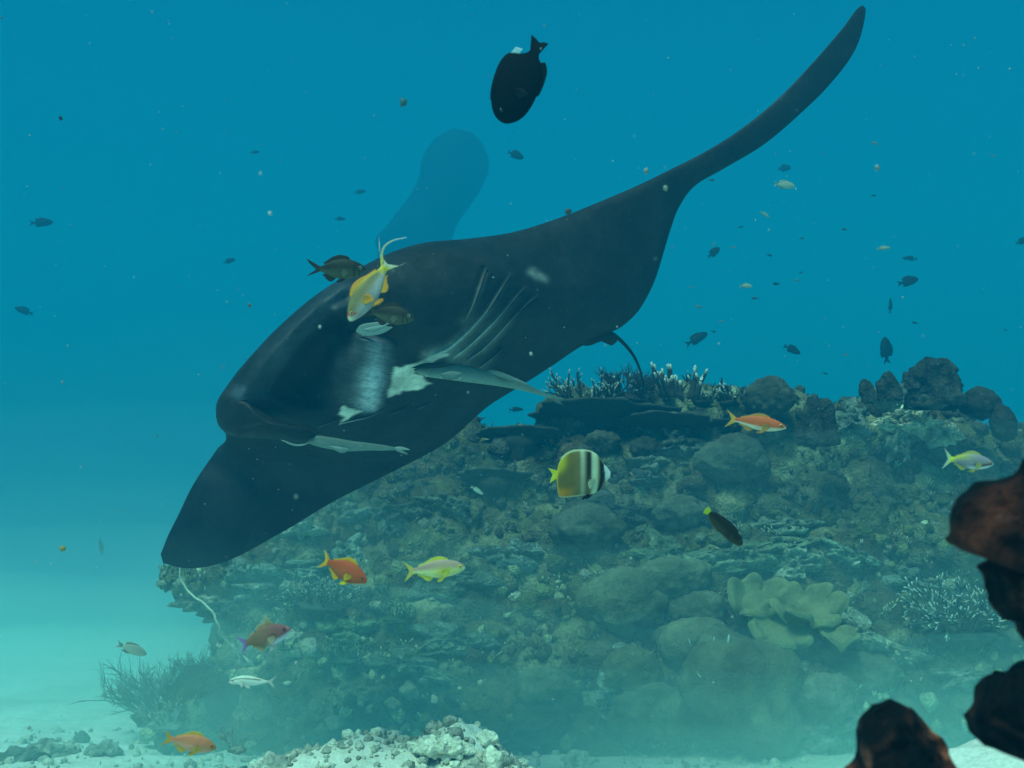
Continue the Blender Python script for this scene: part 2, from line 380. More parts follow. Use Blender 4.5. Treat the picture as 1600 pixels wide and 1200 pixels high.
# small growth that nobody could count: lumps, stubs and tufts all over the rock
cand = np.where(ok & (zd < zbuf(zx, zy)+.16))[0]
cand = rng.permutation(cand)[:7200]
g = Acc(); v1, f1 = ico(2); v0, f0 = ico(1)
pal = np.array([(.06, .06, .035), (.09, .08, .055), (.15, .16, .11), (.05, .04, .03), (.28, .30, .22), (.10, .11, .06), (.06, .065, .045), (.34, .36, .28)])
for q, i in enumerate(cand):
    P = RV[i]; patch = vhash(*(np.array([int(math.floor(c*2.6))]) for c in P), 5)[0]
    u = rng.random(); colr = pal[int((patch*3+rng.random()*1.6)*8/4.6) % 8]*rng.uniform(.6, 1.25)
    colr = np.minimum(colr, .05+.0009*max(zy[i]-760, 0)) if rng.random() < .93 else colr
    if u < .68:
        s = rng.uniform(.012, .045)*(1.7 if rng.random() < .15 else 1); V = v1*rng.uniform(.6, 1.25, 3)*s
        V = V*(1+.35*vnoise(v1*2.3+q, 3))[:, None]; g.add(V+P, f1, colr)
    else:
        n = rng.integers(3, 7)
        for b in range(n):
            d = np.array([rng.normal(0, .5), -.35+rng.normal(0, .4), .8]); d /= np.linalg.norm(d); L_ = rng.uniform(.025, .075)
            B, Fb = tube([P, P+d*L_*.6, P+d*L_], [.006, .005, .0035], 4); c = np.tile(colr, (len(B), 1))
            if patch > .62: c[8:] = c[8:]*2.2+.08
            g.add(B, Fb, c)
GV, GF, GC = g.get()
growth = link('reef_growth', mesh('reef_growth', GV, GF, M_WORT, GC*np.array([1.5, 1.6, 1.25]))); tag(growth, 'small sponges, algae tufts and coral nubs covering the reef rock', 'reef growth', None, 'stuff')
# ---------------------------------------------------------------- corals
def boulder(px, py, rx, ry, label, col=(.12, .13, .075), lobes=5, amp=.3, name='boulder_coral', sink=.35, seed=0, cat='coral', group=None, m=None, k=5, rough=.045, top=None, d=None):
    d = d or seat(px, py); r = np.random.default_rng(seed+int(px)*7+int(py))
    rx_, ry_ = rx/F*d, ry/F*d
    V, Fc = ico(k)
    f = np.ones(len(V))
    if lobes:
        D = r.normal(size=(lobes*2, 3)); D[:, 1] -= .8; D[:, 2] += .2; D /= np.linalg.norm(D, axis=1)[:, None]
        e = np.max(np.exp(9*(V@D.T-1))*r.uniform(.6, 1, lobes*2), axis=1); f = 1-amp+amp*1.05*e**.8
    P = V*f[:, None]*np.array([rx_, (rx_+ry_)*.5*.8, ry_])
    c = np.array(at(px, py, d))+np.array(FWD)*(rx_+ry_)*.5*(.62-sink-.35)
    P = P+c; w1, _ = worley(P*22, 4)
    P = P+V*(rough*rx_*2.6*fbm(P*6, 4, 3)+rough*.5*(.5-w1)*min(rx_, .15)/.15)[:, None]
    tone = np.asarray(col)*(.7+.5*sstep(-.5, .5, fbm(P*5, 4, seed+2)))[:, None]*(1-.35*sstep(.12, .4, fbm(P*8, 4, seed+8)))[:, None]*(.85+.25*np.clip(1-w1*1.6, 0, 1))[:, None]
    if top is not None: tone = mixc(tone, top, sstep(.15, .5, fbm(P*9, 4, seed+5)))
    o = centred(name, P, Fc, m or M_BOULDER, tone); return tag(o, label, cat, group)
def crust(px, py, rx, ry, label, col, name='encrusting_coral', seed=0, thick=.05, cat='coral', group=None, rot=0, lobes=9):
    """knobbly plate that follows the rock face"""
    r = np.random.default_rng(seed+int(px)); th = np.linspace(0, 2*np.pi, 40, endpoint=False)
    rad = 1+.28*np.sin(th*3+r.uniform(0, 6))+.2*np.sin(th*5+r.uniform(0, 6))+.14*np.sin(th*9+r.uniform(0, 6))
    m = 16; q = np.linspace(0, 1, m)
    x = q[:, None]*rad*np.cos(th)*rx; y = q[:, None]*rad*np.sin(th)*ry; cr, sr = math.cos(rot), math.sin(rot)
    X, Y = px+x*cr-y*sr, py+x*sr+y*cr
    base = np.minimum(zbuf(X, Y), seat(px, py)+.25); base = np.where(base > 90, seat(px, py), base)
    for _ in range(3): base = (np.roll(base, 1, 1)+np.roll(base, -1, 1)+2*base)/4
    P = AT(X, Y, base-.028).reshape(-1, 3); w1, _ = worley(P*18, 6)
    h = (np.maximum(1-q**4, 0)[:, None]*np.ones(40)).ravel()*(thick*.5+thick*(.75-w1)*1.3+thick*.8*fbm(P*30, 2, 3))-(q**6)[:, None].repeat(40, 1).ravel()*.03
    P = P-np.array(FWD)*h[:, None]+np.array([0, 0, 1])*h[:, None]*.35
    tone = np.asarray(col)*(.7+.6*sstep(-.4, .4, fbm(P*14, 3, seed)))[:, None]*(.75+.35*np.clip(1.1-w1, 0, 1))[:, None]
    V = np.r_[P, P+np.array(FWD)*.05]; n = m*40; j = np.arange(40); e = (m-1)*40
    Fs = [grid_faces(m, 40, True, flip=True), grid_faces(m, 40, True, n), np.stack([e+j, e+(j+1) % 40, n+e+(j+1) % 40, n+e+j], 1)]
    o = centred(name, V, Fs, M_WORT, np.r_[tone, tone*.7]); return tag(o, label, cat, group)
def antlers(A, P, d, L_, r, depth, rr, col, tip, up=.35, sides=6):
    """one branch with its side twigs"""
    d = np.asarray(d, float); d = d/np.linalg.norm(d)
    bend = rr.normal(0, .22, 3); e = d+bend*.5; e /= np.linalg.norm(e)
    pts = path([P, P+d*L_*.5, P+(d*.5+e*.5)*L_], 6); rad = np.linspace(r, r*.55, 6)
    V, Fs = tube(pts, rad, sides); c = np.tile(col, (len(V), 1)); c[4*sides:] = tip if depth == 0 or rr.random() < .3 else col
    if depth == 0: c[4*sides:5*sides] = np.asarray(col)*.4+np.asarray(tip)*.6
    A.add(V, Fs, c)
    if depth > 0:
        for t in range(rr.integers(2, 5)):
            q = pts[rr.integers(2, 6)]; s = d+rr.normal(0, .55, 3)+np.array([0, 0, up]); antlers(A, q, s, L_*rr.uniform(.45, .75), r*.72, depth-1, rr, col, tip, up, sides)
def branching(px, py, w_, h_, label, n=14, col=(.055, .05, .035), tip=(.5, .55, .48), r=.012, depth=2, seed=0, name='branching_coral', spread=.8, group=None, parts=False, d=None, cat='coral', lean=(0, -.25, 0), up=.35, m=None):
    d = d or seat(px, py); rr = np.random.default_rng(seed+int(px)+3*int(py)); W, H = w_/F*d, h_/F*d
    base = np.array(at(px, py, d))-np.array(FWD)*.03
    root = None; A = Acc()
    if parts:
        root = bpy.data.objects.new(name, None); C.objects.link(root); root.location = base; tag(root, label, cat, group)
    for i in range(n):
        a = np.array([rr.uniform(-.5, .5)*W, rr.uniform(-.3, .3)*W, 0]); dr = np.array([a[0]/W*2*spread, a[1]/W*1.5, .9])+np.array(lean)+rr.normal(0, .12, 3)
        if parts: A = Acc()
        antlers(A, base+a*.55, dr, H*rr.uniform(.4, .62), r*rr.uniform(.8, 1.25), depth, rr, col, tip, up)
        if parts:
            V, Fs, c = A.get(); link('branch', mesh('branch', V-base, Fs, m or M_BRANCH, c), root)
    if parts: return root
    Vb, Fb = ico(3); A.add(Vb*(1+.3*vnoise(Vb*3+seed, 2))[:, None]*np.array([W*.34, min(W*.3, .1), H*.16])+base-np.array([0, 0, H*.06]), Fb, np.asarray(col)*.8)
    V, Fs, c = A.get(); return tag(centred(name, V, Fs, m or M_BRANCH, c), label, cat, group)
def table(px, py, rx, label, col=(.05, .05, .035), tilt=.15, seed=0, group=None, d=None, thick=.03, ry=None):
    d = d or seat(px, py)-.12; rr = np.random.default_rng(seed+int(px)); R = rx/F*d
    n, m = 64, 20; th = np.linspace(0, 2*np.pi, n, endpoint=False); q = np.linspace(0.02, 1, m)
    rad = R*(1+.1*np.sin(th*3+rr.uniform(0, 6))+.07*np.sin(th*7+rr.uniform(0, 6))+.05*np.sin(th*13))
    X = q[:, None]*np.cos(th)*rad; Y = q[:, None]*np.sin(th)*rad*(ry or .6)
    Z = .12*R*q[:, None]**2+0*X-tilt*Y+.02*R*np.sin(3*X/R+2)
    c = np.array(at(px, py, d))+np.array([0, R*.35, 0])
    T = np.stack([X, Y, Z], -1).reshape(-1, 3)+c; w1, _ = worley(T*34, 3)
    e = (1-q**8)[:, None].repeat(n, 1).ravel()
    up = T+np.array([0, 0, 1])*(thick*.4+thick*1.5*np.clip(.62-w1, 0, 1)*(.4+.6*e))[:, None]
    dn = T-np.array([0, 0, 1])*(thick*(.35+.8*(1-q))[:, None].repeat(n, 1).ravel()*e)[:, None]
    tone = mixc(np.asarray(col), np.asarray(col)*2.6+.05, sstep(.45, .1, w1)*.8)
    root = bpy.data.objects.new('table_coral', None); C.objects.link(root); root.location = c-np.array([0, 0, .25]); tag(root, label, 'coral', group)
    k = n*m; j = np.arange(n); ed = (m-1)*n
    centred('plate', np.r_[up, dn], [grid_faces(m, n, True, flip=True), grid_faces(m, n, True, k), np.stack([ed+j, k+ed+j, k+ed+(j+1) % n, ed+(j+1) % n], 1), np.stack([j*0+0, j, (j+1) % n], 1)[1:-1], np.stack([j*0+k, k+(j+1) % n, k+j], 1)[1:-1]], M_BRANCH, np.r_[tone, np.tile(np.asarray(col)*.7, (k, 1))], parent=root)
    V, Fs = tube(path([c+np.array([0, .1, -.35]), c+np.array([0, .03, -.15]), c], 8), np.linspace(.14, .07, 8)+.08*np.linspace(0, 1, 8)**4, 14)
    V = V+.02*fbm(V*20, 2, 1)[:, None]; centred('stalk', V, Fs, M_BRANCH, np.asarray(col)*.8, parent=root)
    return root
def leather(px, py, rx, label, col=(.24, .25, .13), seed=0, d=None, n=7, group=None, sq=.9, tilt=34):
    """toadstool soft coral: a thick disc whose rim is thrown into deep folds that roll inwards"""
    d = (d or seat(px, py)-.30); rr = np.random.default_rng(seed); R = rx/F*d
    N_, m = 240, 44; th = np.linspace(0, 2*np.pi, N_, endpoint=False); q = np.linspace(.03, 1, m)
    ph = rr.uniform(0, 6, 4); w_ = n*th+ph[0]+.9*np.sin(2*th+ph[1])
    fold = np.sin(w_)*(.75+.35*np.sin(2*th+ph[2]))+.25*np.sin(2*w_+ph[3])
    k = sstep(.25, 1, q)[:, None]
    r = (.30+.70*q[:, None])*(1+.24*k*fold)*(.55+.45*np.minimum(q*3, 1))[:, None]*np.minimum(q*8, 1)[:, None]
    T = th[None]-.26*k*np.cos(w_)*(6/n)*.5                                    # crests overhang the valleys between them
    X = r*np.cos(T)*R*.85; Y = r*np.sin(T)*R*.85*sq
    Z = R*(-.16+.30*q[:, None]**2+.34*k**1.5*np.clip(fold, -1, 1)+.10*k*np.sin(2*th+ph[1])+.10*k*np.sin(3*th+ph[2]))-R*.20*sstep(.80, 1, q)[:, None]
    c = np.array(at(px, py, d))+np.array([0, R*.5, 0])
    P = np.stack([X, Y, Z], -1); tl = math.radians(tilt)
    P = np.stack([P[..., 0], P[..., 1]*math.cos(tl)-P[..., 2]*math.sin(tl), P[..., 1]*math.sin(tl)+P[..., 2]*math.cos(tl)], -1)
    du = np.gradient(P, axis=0); dv = (np.roll(P, -1, 1)-np.roll(P, 1, 1))/2
    nr = np.cross(du, dv); nr /= np.linalg.norm(nr, axis=-1)[..., None]+1e-9
    if nr[5, :, 2].mean() < 0: nr = -nr
    t_ = R*.075*np.sqrt(np.clip(1-q**14, 0, 1))[:, None, None]
    up = (P+nr*t_+c).reshape(-1, 3); dn = (P-nr*t_+c).reshape(-1, 3)
    up = up+.006*fbm(up*16, 3, seed)[:, None]
    tone = np.asarray(col)*(.8+.35*sstep(-.4, .4, fbm(up*9, 3, 2)))[:, None]; tone = mixc(tone, np.asarray(col)*1.7+.03, (sstep(.86, .97, q)[:, None].repeat(N_, 1)).ravel())
    root = bpy.data.objects.new('leather_coral', None); C.objects.link(root); root.location = c-np.array([0, 0, R*.8]); tag(root, label, 'soft coral', group)
    k_ = N_*m; j = np.arange(N_); ed = (m-1)*N_
    centred('cap', np.r_[up, dn], [grid_faces(m, N_, True), grid_faces(m, N_, True, k_, True), np.stack([ed+j, ed+(j+1) % N_, k_+ed+(j+1) % N_, k_+ed+j], 1), np.stack([j*0, (j+1) % N_, j], 1)[1:-1]], M_LEATHER, np.r_[tone, np.tile(np.asarray(col)*.8, (k_, 1))], parent=root)
    V, Fs = tube(path([c+np.array([0, .16, -R*1.0]), c+np.array([0, .1, -R*.5]), c+np.array([0, .05, -R*.36])], 9), R*np.array([.6, .5, .42, .4, .38, .38, .4, .42, .45]), 24)
    centred('stalk', V, Fs, M_LEATHER, np.asarray(col)*.7, parent=root); return root
def column(px, py, rx, ry, label, col=(.045, .045, .036), seed=0, name='rock_pinnacle', cat='rock', d=None, taper=.35, group=None, jag=.16):
    d = d or seat(px, py+ry*.7); W, H = rx/F*d, ry/F*d; n, m = 56, 50
    z = np.linspace(-1.25, 1, m); th = np.linspace(0, 2*np.pi, n, endpoint=False)
    pr = np.sqrt(np.clip(1-np.clip(z, 0, 1)**5, 0, 1))*(1-taper*np.clip((z+1)/2, 0, 1))
    rr = np.random.default_rng(seed+int(px)); ridge = 1+.12*np.sin(th*3+rr.uniform(0, 6))+.08*np.sin(th*5+rr.uniform(0, 6))
    V = np.stack([pr[:, None]*np.cos(th)*W*ridge, pr[:, None]*np.sin(th)*W*.9*ridge, z[:, None]*H+0*th], -1).reshape(-1, 3)
    c = np.array(at(px, py, d))+np.array(FWD)*W*.6; P = V+c
    dirs = np.c_[np.cos(th), np.sin(th), 0*th][None].repeat(m, 0).reshape(-1, 3); w1, _ = worley(P*np.array([13, 13, 7]), seed); 
    P = P+dirs*(W*jag*2*fbm(P*9, 4, seed)+W*.35*(.5-w1))[:, None]; P[:, 2] += H*jag*1.2*fbm(P*np.array([14, 14, 2]), 3, seed+4)*(V[:, 2] > H*.3)
    tone = np.asarray(col)*(.7+.6*sstep(-.4, .4, fbm(P*10, 3, seed)))[:, None]
    V2 = np.r_[P, [P[-n:].mean(0)]]; j = np.arange(n)
    o = centred(name, V2, [grid_faces(m, n, True, flip=True), np.stack([np.full(n, n*m), (m-1)*n+j, (m-1)*n+(j+1) % n], 1)], M_ROCK, np.r_[tone, tone[-1:]]); return tag(o, label, cat, group)

# lower slope: the pile of pale boulder corals
BC = (.19, .205, .115)
boulder(1150, 1080, 120, 116, 'largest green boulder coral, a tall lumpy mass on the lower slope', BC, 4, .30, seed=1, rough=.035)
boulder(1085, 1012, 70, 56, 'green boulder coral with small white fish on top, shouldering the largest boulder coral', BC, 3, .2, seed=2)
boulder(988, 1056, 56, 54, 'round olive boulder coral lying beside the pointed mound', (.18, .19, .10), 3, .18, seed=3)
boulder(1015, 1108, 74, 58, 'pointed boulder coral mound low on the slope', BC, 3, .3, seed=4)
boulder(1082, 1108, 48, 40, 'small boulder coral wedged under the largest boulder coral', BC, 3, .2, seed=5)
boulder(1050, 905, 72, 46, 'smooth sloping boulder coral under the green rubble ledge', (.17, .19, .115), 2, .2, seed=6)
boulder(968, 940, 76, 60, 'broad boulder coral dome with pale tufts beside the dark hollow', (.16, .18, .11), 3, .2, seed=7)
boulder(1085, 952, 62, 42, 'boulder coral dome next to the folded leather coral', (.165, .185, .115), 3, .2, seed=8)
boulder(1048, 1000, 32, 28, 'small round boulder coral in the gap between two larger domes', (.16, .175, .10), 2, .2, seed=9)
boulder(850, 1082, 62, 48, 'lone boulder coral dome above the pale rubble', (.15, .175, .11), 3, .2, seed=10)
boulder(838, 1128, 60, 36, 'low hazy boulder coral at the foot of the lone dome', (.10, .12, .085), 3, .2, seed=11)
boulder(1190, 1150, 56, 30, 'flat boulder coral lying on the sand below the largest boulder coral', BC, 3, .3, seed=12)
boulder(1340, 1050, 70, 44, 'grey coral mound under the white crusty ridge', (.18, .20, .14), 4, .3, seed=13, rough=.05)
boulder(1285, 1090, 70, 40, 'rounded coral mound between the largest boulder and the white ridge', (.18, .20, .14), 4, .3, seed=14, rough=.05)
leather(1192, 938, 56, 'folded leather coral nearest the boulder corals, with a ruffled pale rim', (.19, .21, .10), seed=4, n=5, tilt=40)
leather(1272, 950, 60, 'widest folded leather coral, spreading its ruffled rim under the pale knobbly patch', (.20, .215, .105), seed=12, n=6, tilt=36)
leather(1228, 985, 58, 'folded leather coral in front of the two others, rim turned up', (.185, .21, .10), seed=7, n=5, tilt=46)
leather(1316, 995, 34, 'small upright leather coral lobe beside the folded leather corals', (.18, .20, .10), seed=9, n=4, sq=.8, tilt=30)
# pale crusts and rubble on the slope
PG = (.30, .36, .26)
crust(1170, 868, 100, 26, 'green rubble ledge below the dark wrasse', (.20, .26, .17), seed=1, rot=-.12, thick=.06)
crust(1245, 878, 34, 34, 'pale knobbly coral patch above the folded leather coral', PG, seed=2, thick=.08)
crust(1040, 862, 46, 26, 'dull green crust coral on the ledge end over the sloping dome', (.14, .19, .12), seed=3, rot=.3)
crust(1235, 822, 44, 14, 'thin pale crust on the dark upper slope', (.20, .26, .20), seed=4)
crust(1330, 868, 44, 14, 'pale green edge of coral over a dark overhang', (.22, .30, .22), seed=5, rot=.3)
crust(1345, 990, 42, 26, 'white crusty ridge sloping down from the leather coral, upper end', (.34, .40, .30), seed=6, rot=.7, thick=.07)
crust(1402, 1022, 46, 16, 'white crusty ridge sloping to the sand, lower end', (.36, .40, .30), seed=7, rot=.35, thick=.07)
crust(1345, 1060, 22, 10, 'small buff coral knob under the white ridge', (.40, .38, .26), seed=8)
crust(985, 1020, 22, 14, 'little white coral tuft on the broad dome', (.34, .40, .32), seed=9)
crust(1038, 1008, 13, 18, 'white coral clump in the gap beside the small round boulder', (.40, .45, .36), seed=10, thick=.06)
crust(1072, 1114, 20, 12, 'bright cream coral clump at the foot of the boulder pile', (.55, .52, .38), seed=11, thick=.06)
crust(948, 1082, 22, 26, 'pale lacy coral clump beside the olive boulder coral', (.34, .40, .32), seed=12)
crust(1285, 1145, 66, 26, 'pale broken rubble spilling onto the bright sand', (.36, .37, .30), seed=13, rot=-.3)
crust(1150, 1140, 30, 18, 'pale crust on the flat boulder coral', (.26, .29, .22), seed=14)
crust(700, 905, 66, 30, 'dim coral patch behind the yellow anthias', (.12, .17, .13), seed=15)
crust(800, 866, 48, 22, 'lacy grey coral patch below the butterflyfish', (.17, .22, .19), seed=16)
crust(702, 790, 44, 14, 'thin coral shelf beside the tiny pale fish', (.13, .16, .12), seed=17, rot=.2)
crust(470, 822, 30, 20, 'whitish rosette coral on the shaded wall', (.26, .32, .26), seed=18, thick=.07)
crust(455, 890, 60, 14, 'pale shelf coral above the ledge with sea whip', (.20, .27, .22), seed=19)
crust(375, 890, 28, 16, 'grey green shelf coral at the reef edge, over the whip', (.17, .22, .18), seed=20)
crust(415, 925, 52, 13, 'long pale shelf coral under the two grey shelves', (.24, .30, .24), seed=21, rot=.1)
crust(318, 946, 42, 13, 'buff ledge coral jutting out into open water under the whip', (.34, .34, .24), seed=22, thick=.08)
crust(350, 960, 36, 15, 'brown underside of the jutting ledge', (.10, .10, .07), seed=23, thick=.08)
crust(545, 860, 24, 22, 'pale tuft above the red anthias tail', (.20, .27, .22), seed=24)
crust(540, 985, 40, 22, 'green algae coral patch with bright dots', (.16, .24, .13), seed=25)
crust(700, 1000, 60, 28, 'dull coral shelf in the middle of the lower slope', (.13, .19, .15), seed=26, rot=.1)
crust(640, 1040, 60, 22, 'dusty coral shelf over the nodule corals', (.15, .21, .16), seed=27, rot=.2)
crust(1465, 970, 36, 18, 'pale crust among the white tipped branches', (.20, .27, .22), seed=28)
crust(1425, 905, 40, 16, 'dim green coral shelf over the white tipped branches', (.15, .20, .16), seed=29, rot=.3)
crust(1510, 1060, 44, 16, 'low pale coral near the dark outcrop', (.24, .28, .22), seed=30)
crust(1060, 690, 36, 26, 'dim coral cluster under the table coral rim', (.10, .12, .10), seed=31)
crust(1015, 722, 26, 12, 'small pale shelf in the shade under the table', (.17, .19, .15), seed=32)
crust(1010, 745, 24, 12, 'grey knob coral beside the butterflyfish head', (.13, .15, .13), seed=33)
crust(950, 800, 60, 26, 'dark mottled coral slab below the butterflyfish', (.075, .085, .07), seed=34)
crust(620, 800, 44, 20, 'dull coral slab on the shaded wall under the ray', (.08, .10, .08), seed=35)
crust(550, 800, 26, 14, 'small lit coral crown on the shaded wall', (.15, .19, .15), seed=36)
# nodules above the rubble
for i, (x, y, r, lb) in enumerate(((538, 1112, 15, 'cream nodule coral above the pale rubble'), (562, 1096, 14, 'cream nodule coral nearest the dusty shelf'), (578, 1108, 12, 'small cream nodule coral between its neighbours'), (524, 1128, 18, 'grey nodule coral resting on the rubble'), (612, 1100, 16, 'pale nodule coral with a knobbly top'), (640, 1080, 20, 'larger pale nodule coral below the dusty shelf'), (660, 1062, 12, 'small bright nodule coral above the larger one'))):
    boulder(x, y, r, r*.85, lb, (.30, .33, .23), 4, .4, name='nodule_coral', seed=40+i, k=4, rough=.06)
# top of the reef
branching(1060, 622, 90, 62, 'tall finger coral with white tips on the reef top', 13, (.048, .046, .036), (.62, .68, .6), .020, 1, 1, 'finger_coral', .25, parts=True, up=.9, lean=(0, -.1, .2))
branching(918, 640, 92, 62, 'dark branching coral with white dotted tips beside the bushy one', 22, (.045, .042, .032), (.5, .56, .5), .011, 2, 2, spread=.9)
branching(985, 622, 62, 52, 'dense dark bushy coral behind the ray tail', 46, (.05, .038, .034), (.07, .05, .045), .006, 2, 3, 'bushy_coral', 1.0)
branching(1138, 628, 44, 34, 'short finger coral with white tips next to the grey dome', 8, (.048, .046, .036), (.6, .66, .58), .015, 1, 4, 'finger_coral', .4, up=.7)
branching(1095, 628, 50, 26, 'low stubby coral between the two finger corals', 12, (.06, .065, .05), (.4, .46, .4), .010, 1, 5)
branching(880, 645, 40, 26, 'scrubby coral at the end of the table coral', 16, (.05, .05, .04), (.35, .4, .35), .008, 1, 6)
table(945, 655, 118, 'wide dark table coral under the branching corals', seed=1, thick=.035)
table(1050, 668, 88, 'flat table coral under the tall finger coral', (.055, .055, .04), seed=2, thick=.03)
table(812, 682, 62, 'small table coral at the edge of the blue gap', (.06, .065, .045), seed=3)
table(770, 748, 58, 'sunken plate coral with pale rim below the blue gap', (.06, .07, .05), seed=4)
boulder(1200, 622, 44, 36, 'brown dome coral crowning the reef beside the notch', (.085, .085, .06), 3, .15, seed=20, name='dome_coral', d=7.2)
boulder(1196, 672, 44, 24, 'squat dome coral under the brown crowning dome', (.11, .115, .08), 3, .2, seed=21, name='dome_coral')
boulder(938, 694, 40, 24, 'twin humped brown coral under the wide table', (.09, .085, .06), 2, .3, seed=22, name='dome_coral')
boulder(1140, 722, 70, 46, 'large dull dome coral under the orange anthias', (.11, .12, .085), 4, .2, seed=23, name='dome_coral')
boulder(1010, 700, 34, 20, 'low dark dome coral under the flat table', (.07, .075, .055), 3, .2, seed=24, name='dome_coral')
boulder(915, 822, 70, 44, 'wide dark dome coral under the butterflyfish', (.11, .12, .085), 4, .25, seed=25, name='dome_coral')
boulder(1060, 800, 50, 34, 'dark dome coral left of the wrasse tail', (.11, .12, .085), 4, .25, seed=26, name='dome_coral')['label'] = 'dark dome coral beside the tail of the wrasse'
# pinnacles across the notch
column(1282, 655, 28, 34, 'slanting dark pinnacle at the notch', seed=1, d=6.65)
column(1356, 610, 12, 16, 'thin dark spike on the far cluster', seed=2, d=6.75, jag=.34)
column(1392, 600, 18, 20, 'twin tipped dark spike behind the pale dome', seed=3, d=6.8, jag=.34, taper=.15)
column(1470, 596, 40, 34, 'broad dark block on top of the far cluster', seed=4, d=6.85, taper=.12, jag=.22)
column(1432, 588, 9, 16, 'stub rising beside the broad dark block', seed=5, d=6.9)
boulder(1386, 620, 32, 28, 'pale netted dome coral among the spikes', (.15, .18, .14), 4, .2, seed=30, rough=.06, d=7.0)
boulder(1530, 632, 34, 30, 'brown rounded coral stepping down from the broad block', (.055, .052, .042), 4, .2, seed=31, name='dome_coral', d=7.0)
boulder(1566, 662, 24, 34, 'outermost rounded coral of the far cluster', (.052, .05, .04), 3, .2, seed=32, name='dome_coral', d=6.9)
boulder(1456, 625, 30, 18, 'grey green dome coral beside the cream sponge', (.10, .125, .10), 3, .2, seed=33, d=6.9, name='dome_coral')
crust(1476, 612, 14, 9, 'small cream sponge on the grey green dome', (.42, .42, .28), seed=40, thick=.06, name='sponge', cat='sponge')
crust(1425, 655, 56, 26, 'bright pale dead coral sprawling across the far cluster', (.62, .64, .48), seed=41, rot=.35, thick=.11, name='dead_coral')
crust(1468, 682, 34, 13, 'pale dead coral arm at the lower end of the sprawl', (.62, .64, .48), seed=42, rot=.2, thick=.10, name='dead_coral')
crust(1404, 690, 20, 30, 'pale hanging strip under the sprawling dead coral', (.22, .28, .22), seed=43, thick=.05, name='dead_coral')
crust(1330, 652, 30, 26, 'dim pale patch beside the slanting pinnacle', (.15, .19, .16), seed=44, thick=.05)
branching(1500, 985, 140, 86, 'thicket of branching coral with many white tips near the dark outcrop', 34, (.10, .13, .10), (.7, .8, .72), .010, 2, 7, spread=1.2, up=.1)
branching(500, 945, 120, 54, 'spread of fine branches with white tips under the red anthias', 30, (.09, .12, .10), (.6, .7, .62), .007, 2, 8, spread=1.2, up=.1)
branching(620, 965, 60, 30, 'tuft of green tipped branches under the yellow anthias', 16, (.08, .12, .07), (.40, .60, .35), .006, 2, 9)
branching(540, 1030, 60, 36, 'green tipped tuft above the nodule corals', 16, (.09, .14, .09), (.40, .58, .36), .006, 2, 10)
branching(450, 1010, 36, 22, 'small bright tuft behind the brown anthias', 10, (.09, .14, .1), (.5, .65, .5), .006, 2, 11)
# lower corner of the reef
boulder(345, 1108, 108, 72, 'hazy dark coral mound at the reef corner', (.055, .065, .05), 4, .2, seed=50, name='coral_mound', d=6.15, rough=.04)
boulder(420, 1070, 60, 60, 'shaded coral hump behind the white goatfish', (.055, .065, .05), 4, .2, seed=51, name='coral_mound', d=6.3, rough=.04)
branching(262, 1112, 150, 96, 'feathery bush fanning out at the reef corner', 60, (.18, .21, .17), (.28, .32, .27), .005, 2, 12, 'black_coral_bush', 1.1, d=6.35, lean=(-.55, -.2, .15), cat='coral', up=.2)
branching(330, 1062, 90, 60, 'dark feathery sprays above the hazy mound', 34, (.16, .19, .155), (.22, .26, .22), .005, 2, 13, 'black_coral_bush', .9, d=6.4, lean=(-.35, -.2, .2), up=.3)
branching(262, 1130, 70, 40, 'small pale fern coral under the feathery bush', 14, (.3, .36, .3), (.6, .68, .6), .005, 2, 14, 'fern_coral', 1.1, d=5.8, lean=(-.3, -.2, 0))
branching(372, 1165, 40, 44, 'wispy pale twigs standing on the sand', 6, (.34, .38, .32), (.55, .6, .55), .004, 2, 15, 'fern_coral', .5, d=5.1)
branching(385, 1030, 40, 36, 'pale tuft at the foot of the sea whip', 12, (.4, .46, .42), (.6, .66, .6), .004, 1, 16, 'fern_coral', .8, d=5.9)
# rubble on the sand
def rock(px, py, rx, ry, label, col=(.80, .80, .64), seed=0, lift=0, k=5):
    d = ground_hit(px, py+ry*.5); return boulder(px, py+ry*.25, rx, ry*.75, label, col, 5, .25, 'pale_rock', .3, seed, 'rock', None, M_PALE, k, .10, (.6, .6, .48), d)
rock(690, 1160, 66, 34, 'rounded pale rock half buried in the sand bank', seed=1)
rock(755, 1150, 30, 22, 'small pale rock next to the rounded one', seed=2, k=4)
rock(632, 1140, 30, 20, 'pale rock at the top of the sand bank', seed=3, k=4)
rock(770, 1180, 26, 34, 'upright pale rock slab at the bank end', seed=4, k=4)
rock(735, 1192, 30, 22, 'pale rock in the shade of the upright slab', seed=5, k=4)
rock(520, 1150, 44, 20, 'flat pale rock lying on the bank crest', seed=6, k=4)
rock(430, 1192, 36, 22, 'greyish rock low in the sand', (.6, .62, .52), seed=7, k=4)
rock(905, 1182, 26, 22, 'pale rock alone on the hazy sand', seed=8, k=4)
rock(85, 1165, 50, 26, 'hazy rubble heap in the open sand', (.30, .33, .27), seed=9)
rock(128, 1150, 16, 22, 'upright stump on the hazy rubble', (.25, .28, .23), seed=10, k=4)
rock(165, 1168, 34, 20, 'low hazy rubble beside the stump', (.32, .35, .28), seed=11, k=4)
rock(28, 1180, 34, 18, 'low rubble at the end of the hazy heap', (.24, .27, .22), seed=12, k=4)
rock(235, 1152, 30, 16, 'pale rubble under the feathery bush', (.4, .42, .34), seed=13, k=4)
deb = Acc(); rd = np.random.default_rng(21); vd, fd = ico(1)
xy = np.r_[np.c_[rd.normal(-.55, .55, 1300), rd.normal(4.85, .42, 1300)], np.c_[rd.uniform(-3.2, 2.6, 1300), rd.uniform(4.6, 7.0, 1300)]]; hz_ = ground_h(xy)
